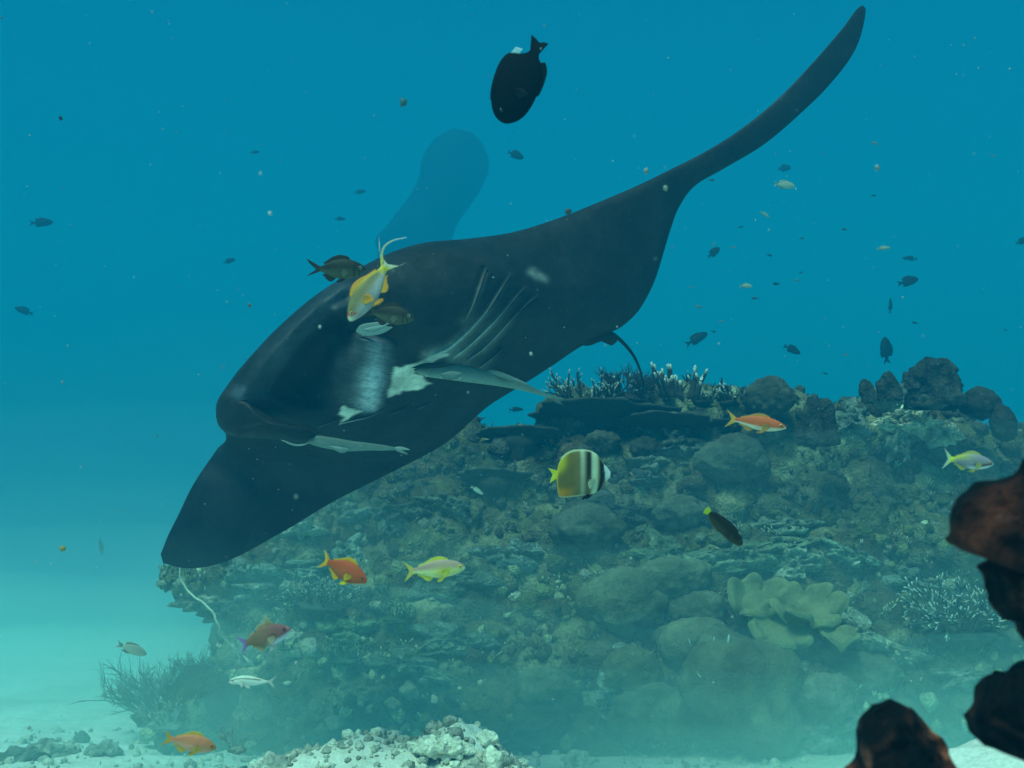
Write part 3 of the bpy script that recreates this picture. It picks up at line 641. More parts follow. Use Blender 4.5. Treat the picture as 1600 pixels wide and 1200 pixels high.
for i, (x, y) in enumerate(xy):
    s_ = abs(rd.normal(0, .011))+.006; V = vd*rd.uniform(.5, 1.5, 3)*s_; V = V*(1+.4*vnoise(vd*2+i, 3))[:, None]
    deb.add(V+np.array([x, y, hz_[i]+s_*.25]), fd, np.array([.66, .66, .54])*rd.uniform(.5, 1.2))
V, Fs, c = deb.get(); tag(link('coral_rubble', mesh('coral_rubble', V, Fs, M_PALE, c)), 'broken bits of dead coral strewn over the sand', 'rubble', None, 'stuff')
# sea whips
def whip(pts, d, r, label, col=(.62, .66, .52)):
    p = path(pts, 60); P = AT(p[:, 0], p[:, 1], d+.05*np.sin(np.linspace(0, 7, 60))); P += .003*np.stack([np.sin(np.arange(60)*.9), 0*P[:, 0], np.cos(np.arange(60)*.7)], 1)
    V, Fs = tube(P, np.linspace(r*.7, r, 60), 6); return tag(centred('sea_whip', V, Fs, M_BRANCH, np.asarray(col)), label, 'coral')
whip([(281, 862), (280, 885), (285, 910), (303, 932), (325, 948), (338, 968), (346, 992), (358, 1005), (372, 1018)], 5.75, .0075, 'long thin cream sea whip curving along the reef edge')
whip([(372, 1018), (385, 1030), (395, 1040)], 5.8, .007, 'short cream sea whip tip by the pale tuft')
# dark encrusted rock close to the lens
def near_rock(outline, d, thick, label, seed, redness, centre, red_col):
    o = path([(*q_, 0)[:2] for q_ in outline]+[outline[0][:2]], 700)[:-1]; T_ = np.gradient(o, axis=0); T_ /= np.linalg.norm(T_, axis=1)[:, None]+1e-9
    q3 = np.c_[o, 0*o[:, 0]]; wj, _ = worley(q3/26+seed, 3); o = o+np.stack([T_[:, 1], -T_[:, 0]], 1)*(3*fbm(q3/48, 4, seed)+4*(.5-wj)+2.5*fbm(q3/9, 3, seed+1))[:, None]
    V, Fs = pillow([tuple(q_) for q_ in o], d, thick, 620, 90, 1.0, 1.0, .5, centre)
    n = fbm(V*9, 5, seed); w1, _ = worley(V*20, seed)
    c = V.mean(0); dirs = V-c; dirs /= np.linalg.norm(dirs, axis=1)[:, None]
    w2, _ = worley(V*46, seed+2)
    rl = .030*n+.030*(.55-w1)+.014*(.5-w2)+.010*fbm(V*48, 3, seed)
    V = V+(dirs*.12-np.array(FWD)*np.sign((c-V)@np.array(FWD))[:, None])*rl[:, None]
    red = sstep(-.12, .35, fbm(V*11, 4, seed+3))*redness
    col = mixc((.004, .003, .003), red_col, red); col = mixc(col, np.asarray(red_col)*1.3+.03, sstep(.25, .5, fbm(V*26, 3, seed+7))*.4*redness)
    return tag(centred('encrusted_rock', V, Fs, M_ROCK, col), label, 'rock')
near_rock([(1602, 716), (1567, 751), (1547, 756), (1526, 769), (1511, 783), (1501, 796), (1495, 812), (1488, 825), (1492, 842), (1490, 850), (1505, 858), (1522, 857), (1534, 869), (1551, 873), (1547, 883), (1537, 890), (1545, 900), (1539, 921), (1542, 942), (1555, 956), (1567, 969), (1586, 973), (1588, 987), (1602, 1006), (1612, 1020), (1600, 1031), (1580, 1044), (1572, 1054), (1547, 1056), (1534, 1067), (1530, 1083), (1520, 1108), (1517, 1129), (1526, 1144), (1522, 1150), (1534, 1156), (1547, 1162), (1563, 1171), (1588, 1183), (1610, 1196), (1680, 1300), (1700, 1700), (1800, 2800), (2500, 2800), (2500, 900), (1900, 640), (1720, 650)], .95, .16, 'tall jagged black outcrop with dark red crust close to the lens', 3, .8, (1900, 1000), (.095, .024, .014))
near_rock([(1322, 1197), (1338, 1187), (1347, 1180), (1349, 1154), (1349, 1125), (1355, 1112), (1376, 1098), (1392, 1092), (1409, 1100), (1438, 1117), (1459, 1142), (1476, 1158), (1484, 1179), (1496, 1198), (1520, 1260), (1560, 1700), (1620, 2750), (1200, 2750), (1270, 1700), (1310, 1230)], 1.0, .10, 'pointed red brown rock knob standing over the bright sand', 8, 1.0, (1420, 1420), (.30, .085, .048))
# ---------------------------------------------------------------- the manta ray
# stations along the span, wing tip to wing tip: leading edge, trailing edge, distance of each, thickness
ST = [((251, 866), (255, 880), 5.35, 5.38, .006), ((262, 838), (290, 888), 5.30, 5.36, .012), ((277, 808), (345, 880), 5.24, 5.30, .02), ((302, 757), (440, 832), 5.20, 5.20, .05),
      ((339, 702), (528, 780), 5.20, 5.12, .09), ((353, 682), (616, 736), 4.80, 4.94, .17), ((337, 640), (694, 694), 4.16, 4.88, .27), ((358, 598), (760, 637), 4.10, 4.86, .34),
      ((392, 556), (812, 604), 4.08, 4.85, .38), ((438, 508), (862, 572), 4.10, 4.85, .40), ((492, 462), (905, 543), 4.14, 4.85, .40), ((552, 424), (945, 523), 4.22, 4.86, .38),
      ((612, 394), (972, 510), 4.32, 4.88, .34), ((664, 379), (994, 490), 4.40, 4.90, .29), ((730, 373), (1010, 466), 4.52, 4.93, .23), ((800, 363), (1024, 436), 4.64, 4.96, .18),
      ((872, 341), (1036, 398), 4.76, 4.99, .14), ((935, 316), (1048, 358), 4.86, 5.03, .11), ((1000, 288), (1062, 322), 4.97, 5.08, .08), ((1045, 266), (1084, 292), 5.05, 5.12, .06),
      ((1100, 238), (1132, 263), 5.14, 5.20, .045), ((1160, 200), (1192, 227), 5.24, 5.29, .038), ((1220, 150), (1250, 178), 5.33, 5.37, .03), ((1275, 92), (1300, 128), 5.42, 5.45, .022),
      ((1318, 42), (1338, 74), 5.50, 5.52, .014), ((1341, 12), (1351, 30), 5.55, 5.56, .007), ((1348, 8), (1353, 14), 5.56, 5.57, .003)]
le = np.array([(*s[0], s[2]) for s in ST], float); te = np.array([(*s[1], s[3]) for s in ST], float); th_ = np.array([s[4] for s in ST])
mid = (le[:, :2]+te[:, :2])/2; key = np.r_[0, np.cumsum(np.hypot(*np.diff((le[:, :2]*.6+te[:, :2]*.4), axis=0).T))]; key /= key[-1]
NS, NT = 620, 170
s_ = np.linspace(0, 1, NS); LE = spl(key, le, s_); TE = spl(key, te, s_); TH = spl(key, th_, s_)
t_ = (1-np.cos(np.linspace(0, np.pi, NT)))/2
A_ = LE[:, None]+(TE-LE)[:, None]*t_[None, :, None]
prof = (4*t_*(1-t_))**.5*(1.25-.5*t_)
px_, py_, dd_ = A_[..., 0], A_[..., 1], A_[..., 2]
dd_ = dd_-TH[:, None]*prof*.62
# relief of the head and belly, in metres towards the water in front of it
def ridge(pts, wd, h, taper=True):
    d, p = polydist(px_, py_, pts); k = np.exp(-(d/wd)**2)
    return h*k*(sstep(0, .12, p)*(1-sstep(.85, 1, p)) if taper else 1)
rel = 0*px_
rel += ridge([(560, 432), (510, 466), (462, 512), (420, 560), (388, 600), (368, 640)], 12, .035)      # upper lip
rel -= ridge([(556, 452), (512, 484), (470, 524), (430, 572), (404, 610)], 9, .022)
rel += ridge([(548, 462), (505, 494), (466, 534), (436, 572), (418, 612), (412, 640)], 12, .03)
rel -= ridge([(540, 500), (500, 545), (470, 590), (462, 640)], 36, .11)                                # open mouth
rel += ridge([(580, 520), (572, 560), (570, 600), (560, 632)], 38, .10)                                # lower jaw
rel -= ridge([(618, 560), (612, 600), (600, 630)], 7, .03)
rel += ridge([(640, 560), (720, 470), (800, 420)], 60, .05)
GILLS = [[(762, 417), (757, 430), (750, 450), (738, 480), (727, 500)],
         [(798, 428), (782, 454), (762, 484), (743, 506), (723, 526), (697, 547), (667, 558)],
         [(821, 448), (798, 474), (775, 500), (746, 529), (724, 548), (706, 561)],
         [(840, 461), (814, 484), (782, 519), (756, 545), (728, 565)],
         [(786, 544), (772, 558), (748, 576)]]
GILLS_FAR = [[(600, 640), (575, 652), (553, 657), (533, 662)], [(674, 628), (660, 636), (651, 639)], [(636, 635), (624, 642), (610, 647)], [(528, 655), (512, 662), (496, 668)]]
for g_ in GILLS: rel -= ridge([(x-4, y-4) for x, y in g_], 4, .014); rel += ridge([(x+4, y+5) for x, y in g_], 5, .012)
dd_ = dd_-rel
front = AT(px_, py_, dd_)
nz = fbm(front.reshape(-1, 3)*6, 3, 31).reshape(NS, NT); edge = (4*t_*(1-t_))[None]**.5
front = front-np.array(FWD)*(.006*nz*edge)[..., None]
backd = A_[..., 2]+TH[:, None]*prof*.55
back = AT(A_[..., 0], A_[..., 1], backd)
# colours: black skin, the animal's white throat marks, painted head sheen and mouth shade
skin = np.tile(np.array([.019, .018, .018]), (NS*NT, 1))
X_, Y_ = px_.ravel(), py_.ravel()
jx = X_+2.5*vnoise(np.c_[X_*.09, Y_*.09, 0*X_], 4); jy = Y_+2*vnoise(np.c_[X_*.11, Y_*.11, 0*X_+5], 5)
WHITE = (.78, .82, .74)
def paint(mask, c): skin[:] = skin*(1-mask[:, None])+np.asarray(c)*mask[:, None]
for poly in ([(615, 575), (640, 571), (664, 560), (690, 550), (700, 553), (668, 570), (650, 578), (645, 583), (660, 586), (663, 593), (674, 600), (650, 609), (632, 611), (625, 615), (605, 620), (611, 595)],
             [(536, 635), (564, 644), (547, 652), (532, 662), (540, 652), (531, 648)]):
    paint(edged(jx, jy, poly), WHITE)
for g_, sp in zip(GILLS, (.10, .5, .4, .22, .15)):
    d_, p_ = polydist(X_, Y_, g_); paint(sp*1.2*np.exp(-(d_/(3+6*p_))**2)*(.1+.9*sstep(.1, .9, p_)), (.42, .47, .44))
d_, p_ = polydist(jx, jy, [(832, 425), (838, 430), (850, 436)]); paint(.22*np.exp(-(d_/6)**2), WHITE)
d_, p_ = polydist(X_, Y_, [(576, 540), (574, 570), (572, 600), (566, 630)])                            # pale jaw lining with fine streaks, plus a highlight painted down it
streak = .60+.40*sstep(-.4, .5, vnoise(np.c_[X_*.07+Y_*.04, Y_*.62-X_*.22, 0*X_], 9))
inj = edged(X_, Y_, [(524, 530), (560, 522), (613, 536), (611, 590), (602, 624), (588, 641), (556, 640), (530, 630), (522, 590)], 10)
glint = np.exp(-((X_-580+(Y_-600)*.12)/18)**2)*(.25+.75*sstep(540, 605, Y_))*1.1+.10
paint(inj*np.clip(glint*streak, 0, 1), (.50, .60, .70))
d_, p_ = polydist(X_, Y_, [(530, 510), (496, 552), (478, 600), (486, 645)]); paint(.8*np.exp(-(d_/30)**4), (.003, .003, .004))  # mouth hollow painted darker, shade put into the colour
d_, p_ = polydist(jx, Y_, [(560, 440), (512, 476), (466, 520), (424, 570), (396, 612)]); paint(.24*np.exp(-(d_/17)**2)*sstep(0, .15, p_), (.14, .20, .26))  # sheen along the upper head, painted into the skin colour
d_, p_ = polydist(X_, Y_, [(374, 612), (378, 628)]); paint(.35*np.exp(-(d_/13)**2), (.16, .22, .30))  # small bright highlight by the snout, painted on the skin
col_back = np.tile(np.array([.008, .008, .009]), (NS*NT, 1))
V = np.r_[front.reshape(-1, 3), back.reshape(-1, 3)]
gf = grid_faces(NS, NT); gb = grid_faces(NS, NT, off=NS*NT, flip=True)
k = NS*NT; i = np.arange(NS-1); j = np.arange(NT-1)
rim = [np.stack([i*NT, (i+1)*NT, k+(i+1)*NT, k+i*NT], 1), np.stack([i*NT+NT-1, k+i*NT+NT-1, k+(i+1)*NT+NT-1, (i+1)*NT+NT-1], 1),
       np.stack([j, k+j, k+j+1, j+1], 1), np.stack([(NS-1)*NT+j, (NS-1)*NT+j+1, k+(NS-1)*NT+j+1, k+(NS-1)*NT+j], 1)]
manta = bpy.data.objects.new('manta_ray', None); C.objects.link(manta); manta.location = at(760, 560, 4.7)
tag(manta, 'huge black manta ray banking over the reef, white throat and gill marks showing', 'manta ray')
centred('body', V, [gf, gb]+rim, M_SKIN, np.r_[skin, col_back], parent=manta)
def skin_depth(x, y):
    """distance of the ray's near surface at a photo pixel"""
    q = np.hypot(X_[None]-np.atleast_1d(x)[:, None], Y_[None]-np.atleast_1d(y)[:, None]); return dd_.ravel()[q.argmin(1)]
def gill(pts, w0, w1, white):
    p = path(pts, 40); d = skin_depth(p[:, 0], p[:, 1]); d = np.convolve(np.r_[d[:1].repeat(3), d, d[-1:].repeat(3)], np.ones(7)/7, 'valid')
    u = np.linspace(0, 1, 40); wd = (w0+(w1-w0)*u**1.5)*np.sin(np.pi*np.clip(u*.94+.06, 0, 1))**.35
    T = np.gradient(p, axis=0); T /= np.linalg.norm(T, axis=1)[:, None]; Nn = np.stack([-T[:, 1], T[:, 0]], 1)
    rows = [AT(*(p+Nn*(wd*a)[:, None]).T, d-h) for a, h in ((-.5, -.006), (-.25, .010), (.1, .014), (.5, .004), (.5, -.02), (-.5, -.02))]
    V = np.stack(rows, 1).reshape(-1, 3)
    tone = mixc(np.array([.03, .035, .035]), np.array([.6, .64, .6]), np.clip(white*(.06+.94*u**1.4), 0, 1).repeat(6)); dark = np.tile([False, False, False, False, True, True], 40); tone[dark] = (.01, .01, .01)
    link('gill_slit', mesh('gill_slit', V-np.array(manta.location), grid_faces(40, 6, True), M_SKIN, tone), manta)
for (g_, w0, w1, wh) in ((GILLS[0], 1.5, 3.0, .35), (GILLS[1], 2.0, 9.0, 1.0), (GILLS[2], 1.8, 6.5, .8), (GILLS[3], 1.6, 4.2, .65), (GILLS[4], 1.6, 3.2, .55)): gill(g_, w0, w1, wh)
for (g_, w0, w1, wh) in ((GILLS_FAR[0], 1.5, 4.0, .75), (GILLS_FAR[1], 1.2, 1.8, .3), (GILLS_FAR[2], 1.2, 1.8, .2), (GILLS_FAR[3], 1.2, 2.0, .3)): gill(g_, w0, w1, wh)
# head fins: the rolled one at the mouth corner and the far one folded against the jaw
def fin_blob(name, outline, d, thick, col=(.019, .018, .018), **kw):
    V, Fs = pillow(outline, d, thick, **kw); V = V+.004*fbm(V*9, 2, 3)[:, None]
    return link(name, mesh(name, V-np.array(manta.location), Fs, M_SKIN, np.asarray(col)), manta)
fin_blob('cephalic_fin', [(337, 650, .04), (341, 628, .03), (356, 616, .01), (378, 618), (398, 634), (422, 650), (454, 662), (486, 669), (495, 678), (480, 690), (440, 687), (396, 685), (362, 681), (343, 668, .03)], 4.06, .10, m=30)
lip = path([(434, 684), (446, 689), (460, 694), (474, 694), (486, 690)], 24); u_ = np.linspace(0, 1, 24)
Vt, Ft = tube(AT(lip[:, 0], lip[:, 1], np.full(24, 4.09)), .0015+.0045*np.sin(np.pi*u_)**.7, 6); link('fin_edge', mesh('fin_edge', Vt-np.array(manta.location), Ft, M_SKIN, np.array([.42, .48, .46])), manta)
# tail, pelvic fins
tl = path([(936, 520), (958, 524), (974, 536), (990, 556), (1000, 578), (1006, 602)], 40); Vt, Ft = tube(AT(tl[:, 0], tl[:, 1], np.linspace(4.86, 5.25, 40)), np.r_[np.linspace(.026, .010, 12), np.linspace(.0097, .0045, 28)], 10)
link('tail', mesh('tail', Vt-np.array(manta.location), Ft, M_SKIN, np.array([.012, .012, .013])), manta)
fin_blob('pelvic_fin', [(900, 538), (930, 522), (958, 520), (966, 528), (955, 540), (948, 532), (938, 534), (920, 540)], 4.84, .02, m=12)
# ---------------------------------------------------------------- suckerfish clinging to it, and a second ray far off
def sucker(top, bot, d0, d1, label, col, seed=0, thick=.55):
    n, m = 60, 22; a = path(top, n); b = path(bot, n); c = (a+b)/2; hgt = np.hypot(*(a-b).T)/2; dd = np.linspace(d0, d1, n); ang = np.linspace(0, 2*np.pi, m, endpoint=False)
    P = c[:, None]+((a-b)/2)[:, None]*np.cos(ang)[None, :, None]; off = (hgt/F*dd*thick)[:, None]*np.sin(ang)[None]
    W = AT(P[..., 0], P[..., 1], dd[:, None]+off)
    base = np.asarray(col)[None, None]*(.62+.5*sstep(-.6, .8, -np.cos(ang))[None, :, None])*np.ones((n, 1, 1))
    V = W.reshape(-1, 3); j = np.arange(m); V = np.r_[V, [V[:m].mean(0)], [V[-m:].mean(0)]]; cl = np.r_[base.reshape(-1, 3), np.tile(np.asarray(col), (2, 1))]
    Fs = [grid_faces(n, m, True), np.stack([np.full(m, n*m), (j+1) % m, j], 1), np.stack([np.full(m, n*m+1), (n-1)*m+j, (n-1)*m+(j+1) % m], 1)]
    root = bpy.data.objects.new('remora', None); C.objects.link(root); q = W.mean((0, 1)); root.location = q; tag(root, label, 'remora', 'remoras riding on the manta ray')
    link('body', mesh('body', V-q, Fs, M_FISH, cl), root); return root, q
def plate(name, root, q, outline, d, th, col, **kw):
    V, Fs = pillow(outline, d, th, n=48, m=8, **kw); return link(name, mesh(name, V-q, Fs, M_FIN, np.asarray(col)), root)
GR = (.20, .27, .24)
r1, q1 = sucker([(646, 577), (662, 571), (690, 570), (720, 570), (760, 580), (800, 591), (835, 606), (862, 619)], [(648, 581), (664, 588), (690, 592), (720, 596), (760, 601), (800, 607), (835, 615), (864, 623)], 4.26, 4.52, 'large grey green remora trailing from the white throat patch', GR)
plate('tail_fin', r1, q1, [(858, 618), (872, 620), (882, 624), (876, 628), (880, 632), (866, 628)], 4.52, .004, (.10, .14, .13))
plate('dorsal_fin', r1, q1, [(752, 580), (768, 578), (800, 588), (828, 602), (800, 595)], 4.40, .006, (.16, .22, .2))
plate('pectoral_fin', r1, q1, [(688, 584), (706, 580), (722, 584), (712, 592), (694, 592)], 4.20, .008, (.13, .18, .17))
plate('suction_disc', r1, q1, [(642, 575), (660, 568), (690, 567), (712, 569), (700, 573), (662, 576)], 4.25, .012, (.02, .025, .025))
r2, q2 = sucker([(480, 687), (492, 681), (517, 683), (545, 688), (575, 692), (604, 696), (618, 699)], [(481, 692), (494, 697), (517, 702), (540, 705), (575, 704), (604, 704), (618, 703)], 4.04, 4.06, 'smaller remora hanging under the head fin of the manta ray', (.16, .22, .20))
plate('tail_fin', r2, q2, [(612, 699), (628, 698), (641, 703), (626, 702), (622, 703), (632, 706), (638, 710), (622, 706)], 4.06, .004, (.2, .27, .25))
plate('pectoral_fin', r2, q2, [(512, 696), (530, 698), (546, 702), (536, 708), (522, 703)], 4.03, .006, (.18, .24, .22))
r3, q3 = sucker([(556, 516), (563, 508), (580, 504), (598, 503), (612, 506)], [(557, 519), (566, 524), (584, 524), (600, 520), (613, 512)], 4.00, 3.99, 'pale remora tucked against the ray beneath the two grey damselfish', (.24, .33, .32), thick=.35)
plate('pectoral_fin', r3, q3, [(566, 515), (584, 510), (604, 509), (590, 517), (574, 519)], 3.95, .006, (.2, .28, .27))
# the second ray, dim in the distance
def ragged(o, amp, sd_):
    p = path(list(o)+[o[0]], 160)[:-1]; T_ = np.gradient(p, axis=0); T_ /= np.linalg.norm(T_, axis=1)[:, None]; return [tuple(v) for v in p+np.stack([T_[:, 1], -T_[:, 0]], 1)*(amp*fbm(np.c_[p/30, 0*p[:, 0]], 3, sd_))[:, None]]
FV, FF = pillow([(706, 200), (738, 208), (758, 232), (764, 262), (752, 294), (734, 322), (714, 352), (698, 400), (676, 440), (640, 462), (602, 444), (590, 404), (598, 366), (618, 334), (640, 306), (654, 278), (660, 246), (678, 218)], 40, 1.0, m=24)
dr = bpy.data.objects.new('manta_ray', None); C.objects.link(dr); dr.location = FV.mean(0); tag(dr, 'faint shadow of a distant manta ray behind the black one', 'manta ray')
link('body', mesh('body', FV-FV.mean(0), FF, M_DIM, np.array([.008, .008, .009])), dr)
V, Fs = pillow([(672, 300), (650, 306), (620, 340), (586, 376), (596, 396), (630, 372), (664, 336)], 39.5, .35, m=12); link('head_fin', mesh('head_fin', V-FV.mean(0), Fs, M_DIM, np.array([.008, .008, .009])), dr)
# ---------------------------------------------------------------- fish
def fish_root(name, px, py, d, ang, label, cat, yaw=0, roll=0, group=None):
    """an Empty whose local +x is the snout direction, seen at angle ang (degrees, counterclockwise) in the view"""
    a = math.radians(ang); f = 1 if math.cos(a) >= 0 else -1
    X = RT*math.cos(a)+UP*math.sin(a); Z = (RT*-math.sin(a)+UP*math.cos(a))*f; Y = Z.cross(X)
    R = Matrix((X, Y, Z)).transposed() @ Matrix.Rotation(math.radians(yaw), 3, 'Z') @ Matrix.Rotation(math.radians(roll), 3, 'X')
    o = bpy.data.objects.new(name, None); C.objects.link(o); o.matrix_world = Matrix.Translation(at(px, py, d)) @ R.to_4x4()
    tag(o, label, cat, group); return o
def fish_body(root, L_, prof, paint, thick=.42, bend=0.0, name='body', m_=None):
    """prof: (x, top, bottom) rows, snout at x=.5; sizes relative to the length"""
    p = np.array(sorted(prof)); n, m = 72, 36; u = np.linspace(0, 1, n); x = p[0, 0]+(p[-1, 0]-p[0, 0])*(1-(1-u)**1.6)
    tp = spl(p[:, 0], p[:, 1], x); bt = spl(p[:, 0], p[:, 2], x); h = np.maximum((tp-bt)/2, .0005); zc = (tp+bt)/2
    w = thick*h*(.55+.45*sstep(-.35, .15, x))*(1-.25*sstep(.3, .5, x))
    a = np.linspace(0, 2*np.pi, m, endpoint=False); ca, sa = np.cos(a), np.sin(a)
    Z = zc[:, None]+h[:, None]*sa; Y = w[:, None]*np.sign(ca)*np.abs(ca)**.9; X = x[:, None]+0*Z
    Yb = Y+bend*(X-.2)**2*np.sign(.2-X)*(X < .2)
    col = np.clip(np.asarray(paint(X.ravel(), (0*Z+sa).ravel(), Z.ravel())), 0, 1)
    V = np.stack([X, Yb, Z], -1).reshape(-1, 3)*L_; j = np.arange(m)
    V = np.r_[V, [V[:m].mean(0)], [V[-m:].mean(0)]]; col = np.r_[col, col[:1], col[-1:]]
    Fs = [grid_faces(n, m, True, flip=True), np.stack([np.full(m, n*m), j, (j+1) % m], 1), np.stack([np.full(m, n*m+1), (n-1)*m+(j+1) % m, (n-1)*m+j], 1)]
    return link(name, mesh(name, V, Fs, m_ or M_FISH, col), root)
def fish_fin(root, name, base, tips, L_, c0, c1, y0=0.0, y1=0.0, rays=14, n=40, m=10, th=.006, wav=.004, bend=0.0):
    """fin membrane between a base line and an outer edge, both (x, z); y0/y1 are sideways offsets"""
    b = path(base, n); t = path(tips, n); v = np.linspace(0, 1, m)
    P = b[:, None]*(1-v)[None, :, None]+t[:, None]*v[None, :, None]
    u = np.linspace(0, 1, n)
    Y = y0+(y1-y0)*v[None]+wav*np.sin(u*rays*2*np.pi)[:, None]*v[None]*.6
    Y = Y+bend*(P[..., 0]-.2)**2*np.sign(.2-P[..., 0])*(P[..., 0] < .2)
    half = th*(1-.8*v)[None]*np.sqrt(np.clip(np.minimum(u, 1-u)*12, .02, 1))[:, None]/2
    S1 = np.stack([P[..., 0], Y+half, P[..., 1]], -1).reshape(-1, 3); S2 = np.stack([P[..., 0], Y-half, P[..., 1]], -1).reshape(-1, 3)
    k = n*m; i = np.arange(n-1); j = np.arange(m-1)
    Fs = [grid_faces(n, m), grid_faces(n, m, off=k, flip=True), np.stack([i*m+m-1, k+i*m+m-1, k+(i+1)*m+m-1, (i+1)*m+m-1], 1), np.stack([i*m, (i+1)*m, k+(i+1)*m, k+i*m], 1),
          np.stack([j, k+j, k+j+1, j+1], 1), np.stack([(n-1)*m+j, (n-1)*m+j+1, k+(n-1)*m+j+1, k+(n-1)*m+j], 1)]
    c = np.asarray(c0)[None, None]*(1-v)[None, :, None]+np.asarray(c1)[None, None]*v[None, :, None]; c = (c*(1-.22*(np.sin(u*rays*2*np.pi) > .3))[:, None, None]).reshape(-1, 3)
    return link(name, mesh(name, np.r_[S1, S2]*L_, Fs, M_FIN, np.r_[c, c]), root)
def fish_eye(root, L_, x, z, y, r, iris=(.5, .45, .3), pupil=(.004, .004, .004)):
    V, Fc = ico(3)
    for s in (1, -1):
        k = np.abs(V[:, 1])*(np.sign(V[:, 1]) == s); c = mixc(iris, pupil, sstep(.80, .86, k)); P = V*np.array([r, r*.55, r])+np.array([x, s*y, z])
        link('eye', mesh('eye', P*L_, Fc, M_EYE, c), root)
def pectoral(root, L_, x, z, y, ln, c0, c1, droop=-.35, hgt=.07):
    for s in (1, -1):
        fish_fin(root, 'pectoral_fin', [(x, z+hgt*.35), (x-.005, z-hgt*.35)], [(x-ln*.8, z+hgt*.5+droop*ln*.2), (x-ln, z+droop*ln*.6), (x-ln*.75, z-hgt+droop*ln)], L_, c0, c1, s*y, s*(y+ln*.35), 7, 20, 6, .004, .003)
ANTH = [(.5, .005, -.005), (.485, .030, -.025), (.45, .060, -.048), (.38, .100, -.082), (.28, .137, -.115), (.15, .155, -.135), (.0, .148, -.130), (-.12, .118, -.100), (-.22, .080, -.068), (-.29, .054, -.048), (-.345, .050, -.046)]
def scaled(prof, k): return [(x, t*k, b*k) for x, t, b in prof]
def anthias(px, py, d, lpx, ang, label, paint, fin0, fin1, tail0, tail1, h=1.0, yaw=8, bend=0.0, lobes=.17, filament=0.0, eye=(.55, .4, .2), spine=0.0, pelvic=None, rear=(-.5)):
    L_ = lpx/F*d; r = fish_root('anthias', px, py, d, ang, label, 'fish', yaw)
    P = scaled(ANTH, h); fish_body(r, L_, P, paint, .46, bend)
    p = np.array(sorted(P)); top = lambda x: float(spl(p[:, 0], p[:, 1], x)); bot = lambda x: float(spl(p[:, 0], p[:, 2], x))
    fish_fin(r, 'tail_fin', [(-.325, .045*h), (-.335, 0), (-.325, -.042*h)], [(-.5-filament, lobes+filament*.55), (-.47, lobes*.72), (-.425, lobes*.26), (-.405, 0), (-.425, -lobes*.26), (-.47, -lobes*.72), (-.5-filament*.3, -lobes)], L_, tail0, tail1, rays=12, n=56, bend=bend)
    xs = np.linspace(.24, -.24, 9)
    fish_fin(r, 'dorsal_fin', [(x, top(x)-.008) for x in xs], [(x-.03, top(x)+(.012+.045*math.sin(math.pi*min(1, i/6.5+.12)))*h+(spine if i == 1 else 0)) for i, x in enumerate(xs)], L_, fin0, fin1, rays=13, bend=bend)
    xs = np.linspace(-.02, -.24, 6)
    fish_fin(r, 'anal_fin', [(x, bot(x)+.008) for x in xs], [(x-.04, bot(x)-(.02+.05*math.sin(math.pi*min(1, i/4+.15)))*h) for i, x in enumerate(xs)], L_, fin0, fin1, rays=8, bend=bend)
    for s in (1, -1): fish_fin(r, 'pelvic_fin', [(.20, bot(.20)+.01), (.14, bot(.14)+.01)], [(.10, bot(.1)-.055*h), (.03, bot(.03)-.07*h), (.06, bot(.06)-.02)], L_, pelvic or fin0, pelvic or fin1, s*.015, s*.035, 5, 16, 6)
    pectoral(r, L_, .24, -.02*h, .055*h, .15, fin0, fin1)
    fish_eye(r, L_, .405, .028*h, .030*h, .026, eye)
    return r
def two(top, belly, at_=-.25, wd=.5):
    return lambda x, v, z: mixc(belly, top, sstep(at_-wd, at_+wd, v))
# yellow anthias turned head down in front of the ray
def pt(x, v, z):
    c = mixc((.40, .37, .36), (.22, .185, .08), sstep(-.5, .35, v)); c = mixc(c, (.62, .40, .03), sstep(.55, .95, v)*sstep(.25, -.2, x)); c = mixc(c, (.75, .55, .06), sstep(-.2, -.33, x))
    c = mixc(c, (.62, .58, .42), sstep(.42, .47, x)); m = np.exp(-((x-.40-.05*v)/.022)**2)*sstep(-.6, -.2, v); return mixc(c, (.55, .07, .015), m)
yf = anthias(579, 452, 2.0, 122, -121, 'yellow anthias swimming head down across the ray, red stripe by its mouth', pt, (.75, .42, .05), (.8, .3, .05), (.85, .6, .04), (.7, .72, .62), h=1.05, yaw=14, lobes=.2, filament=.20)
fl = path([(599, 412), (597, 396), (602, 384), (614, 376), (635, 371)], 24); Vt, Ft = tube(AT(fl[:, 0], fl[:, 1], np.full(24, 2.0)), np.linspace(.0030, .0007, 24), 6); mi = np.array(yf.matrix_basis.inverted())
link('tail_filament', mesh('tail_filament', Vt@mi[:3, :3].T+mi[:3, 3], Ft, M_FIN, mixc(np.array([.6, .5, .1]), np.array([.6, .7, .75]), np.linspace(0, 1, len(Vt)))), yf)
# orange and white anthias over the upper reef
anthias(1181, 661, 2.1, 94, -9, 'orange anthias with white belly above the dull dome coral', lambda x, v, z: mixc(mixc((.85, .78, .58), (.68, .15, .055), sstep(-.62, -.30, v)), (.88, .82, .55), sstep(.455, .485, x)*sstep(.5, -.2, v)), (.62, .25, .06), (.55, .32, .1), (.75, .42, .06), (.7, .42, .1), h=.80, yaw=-6, lobes=.15)
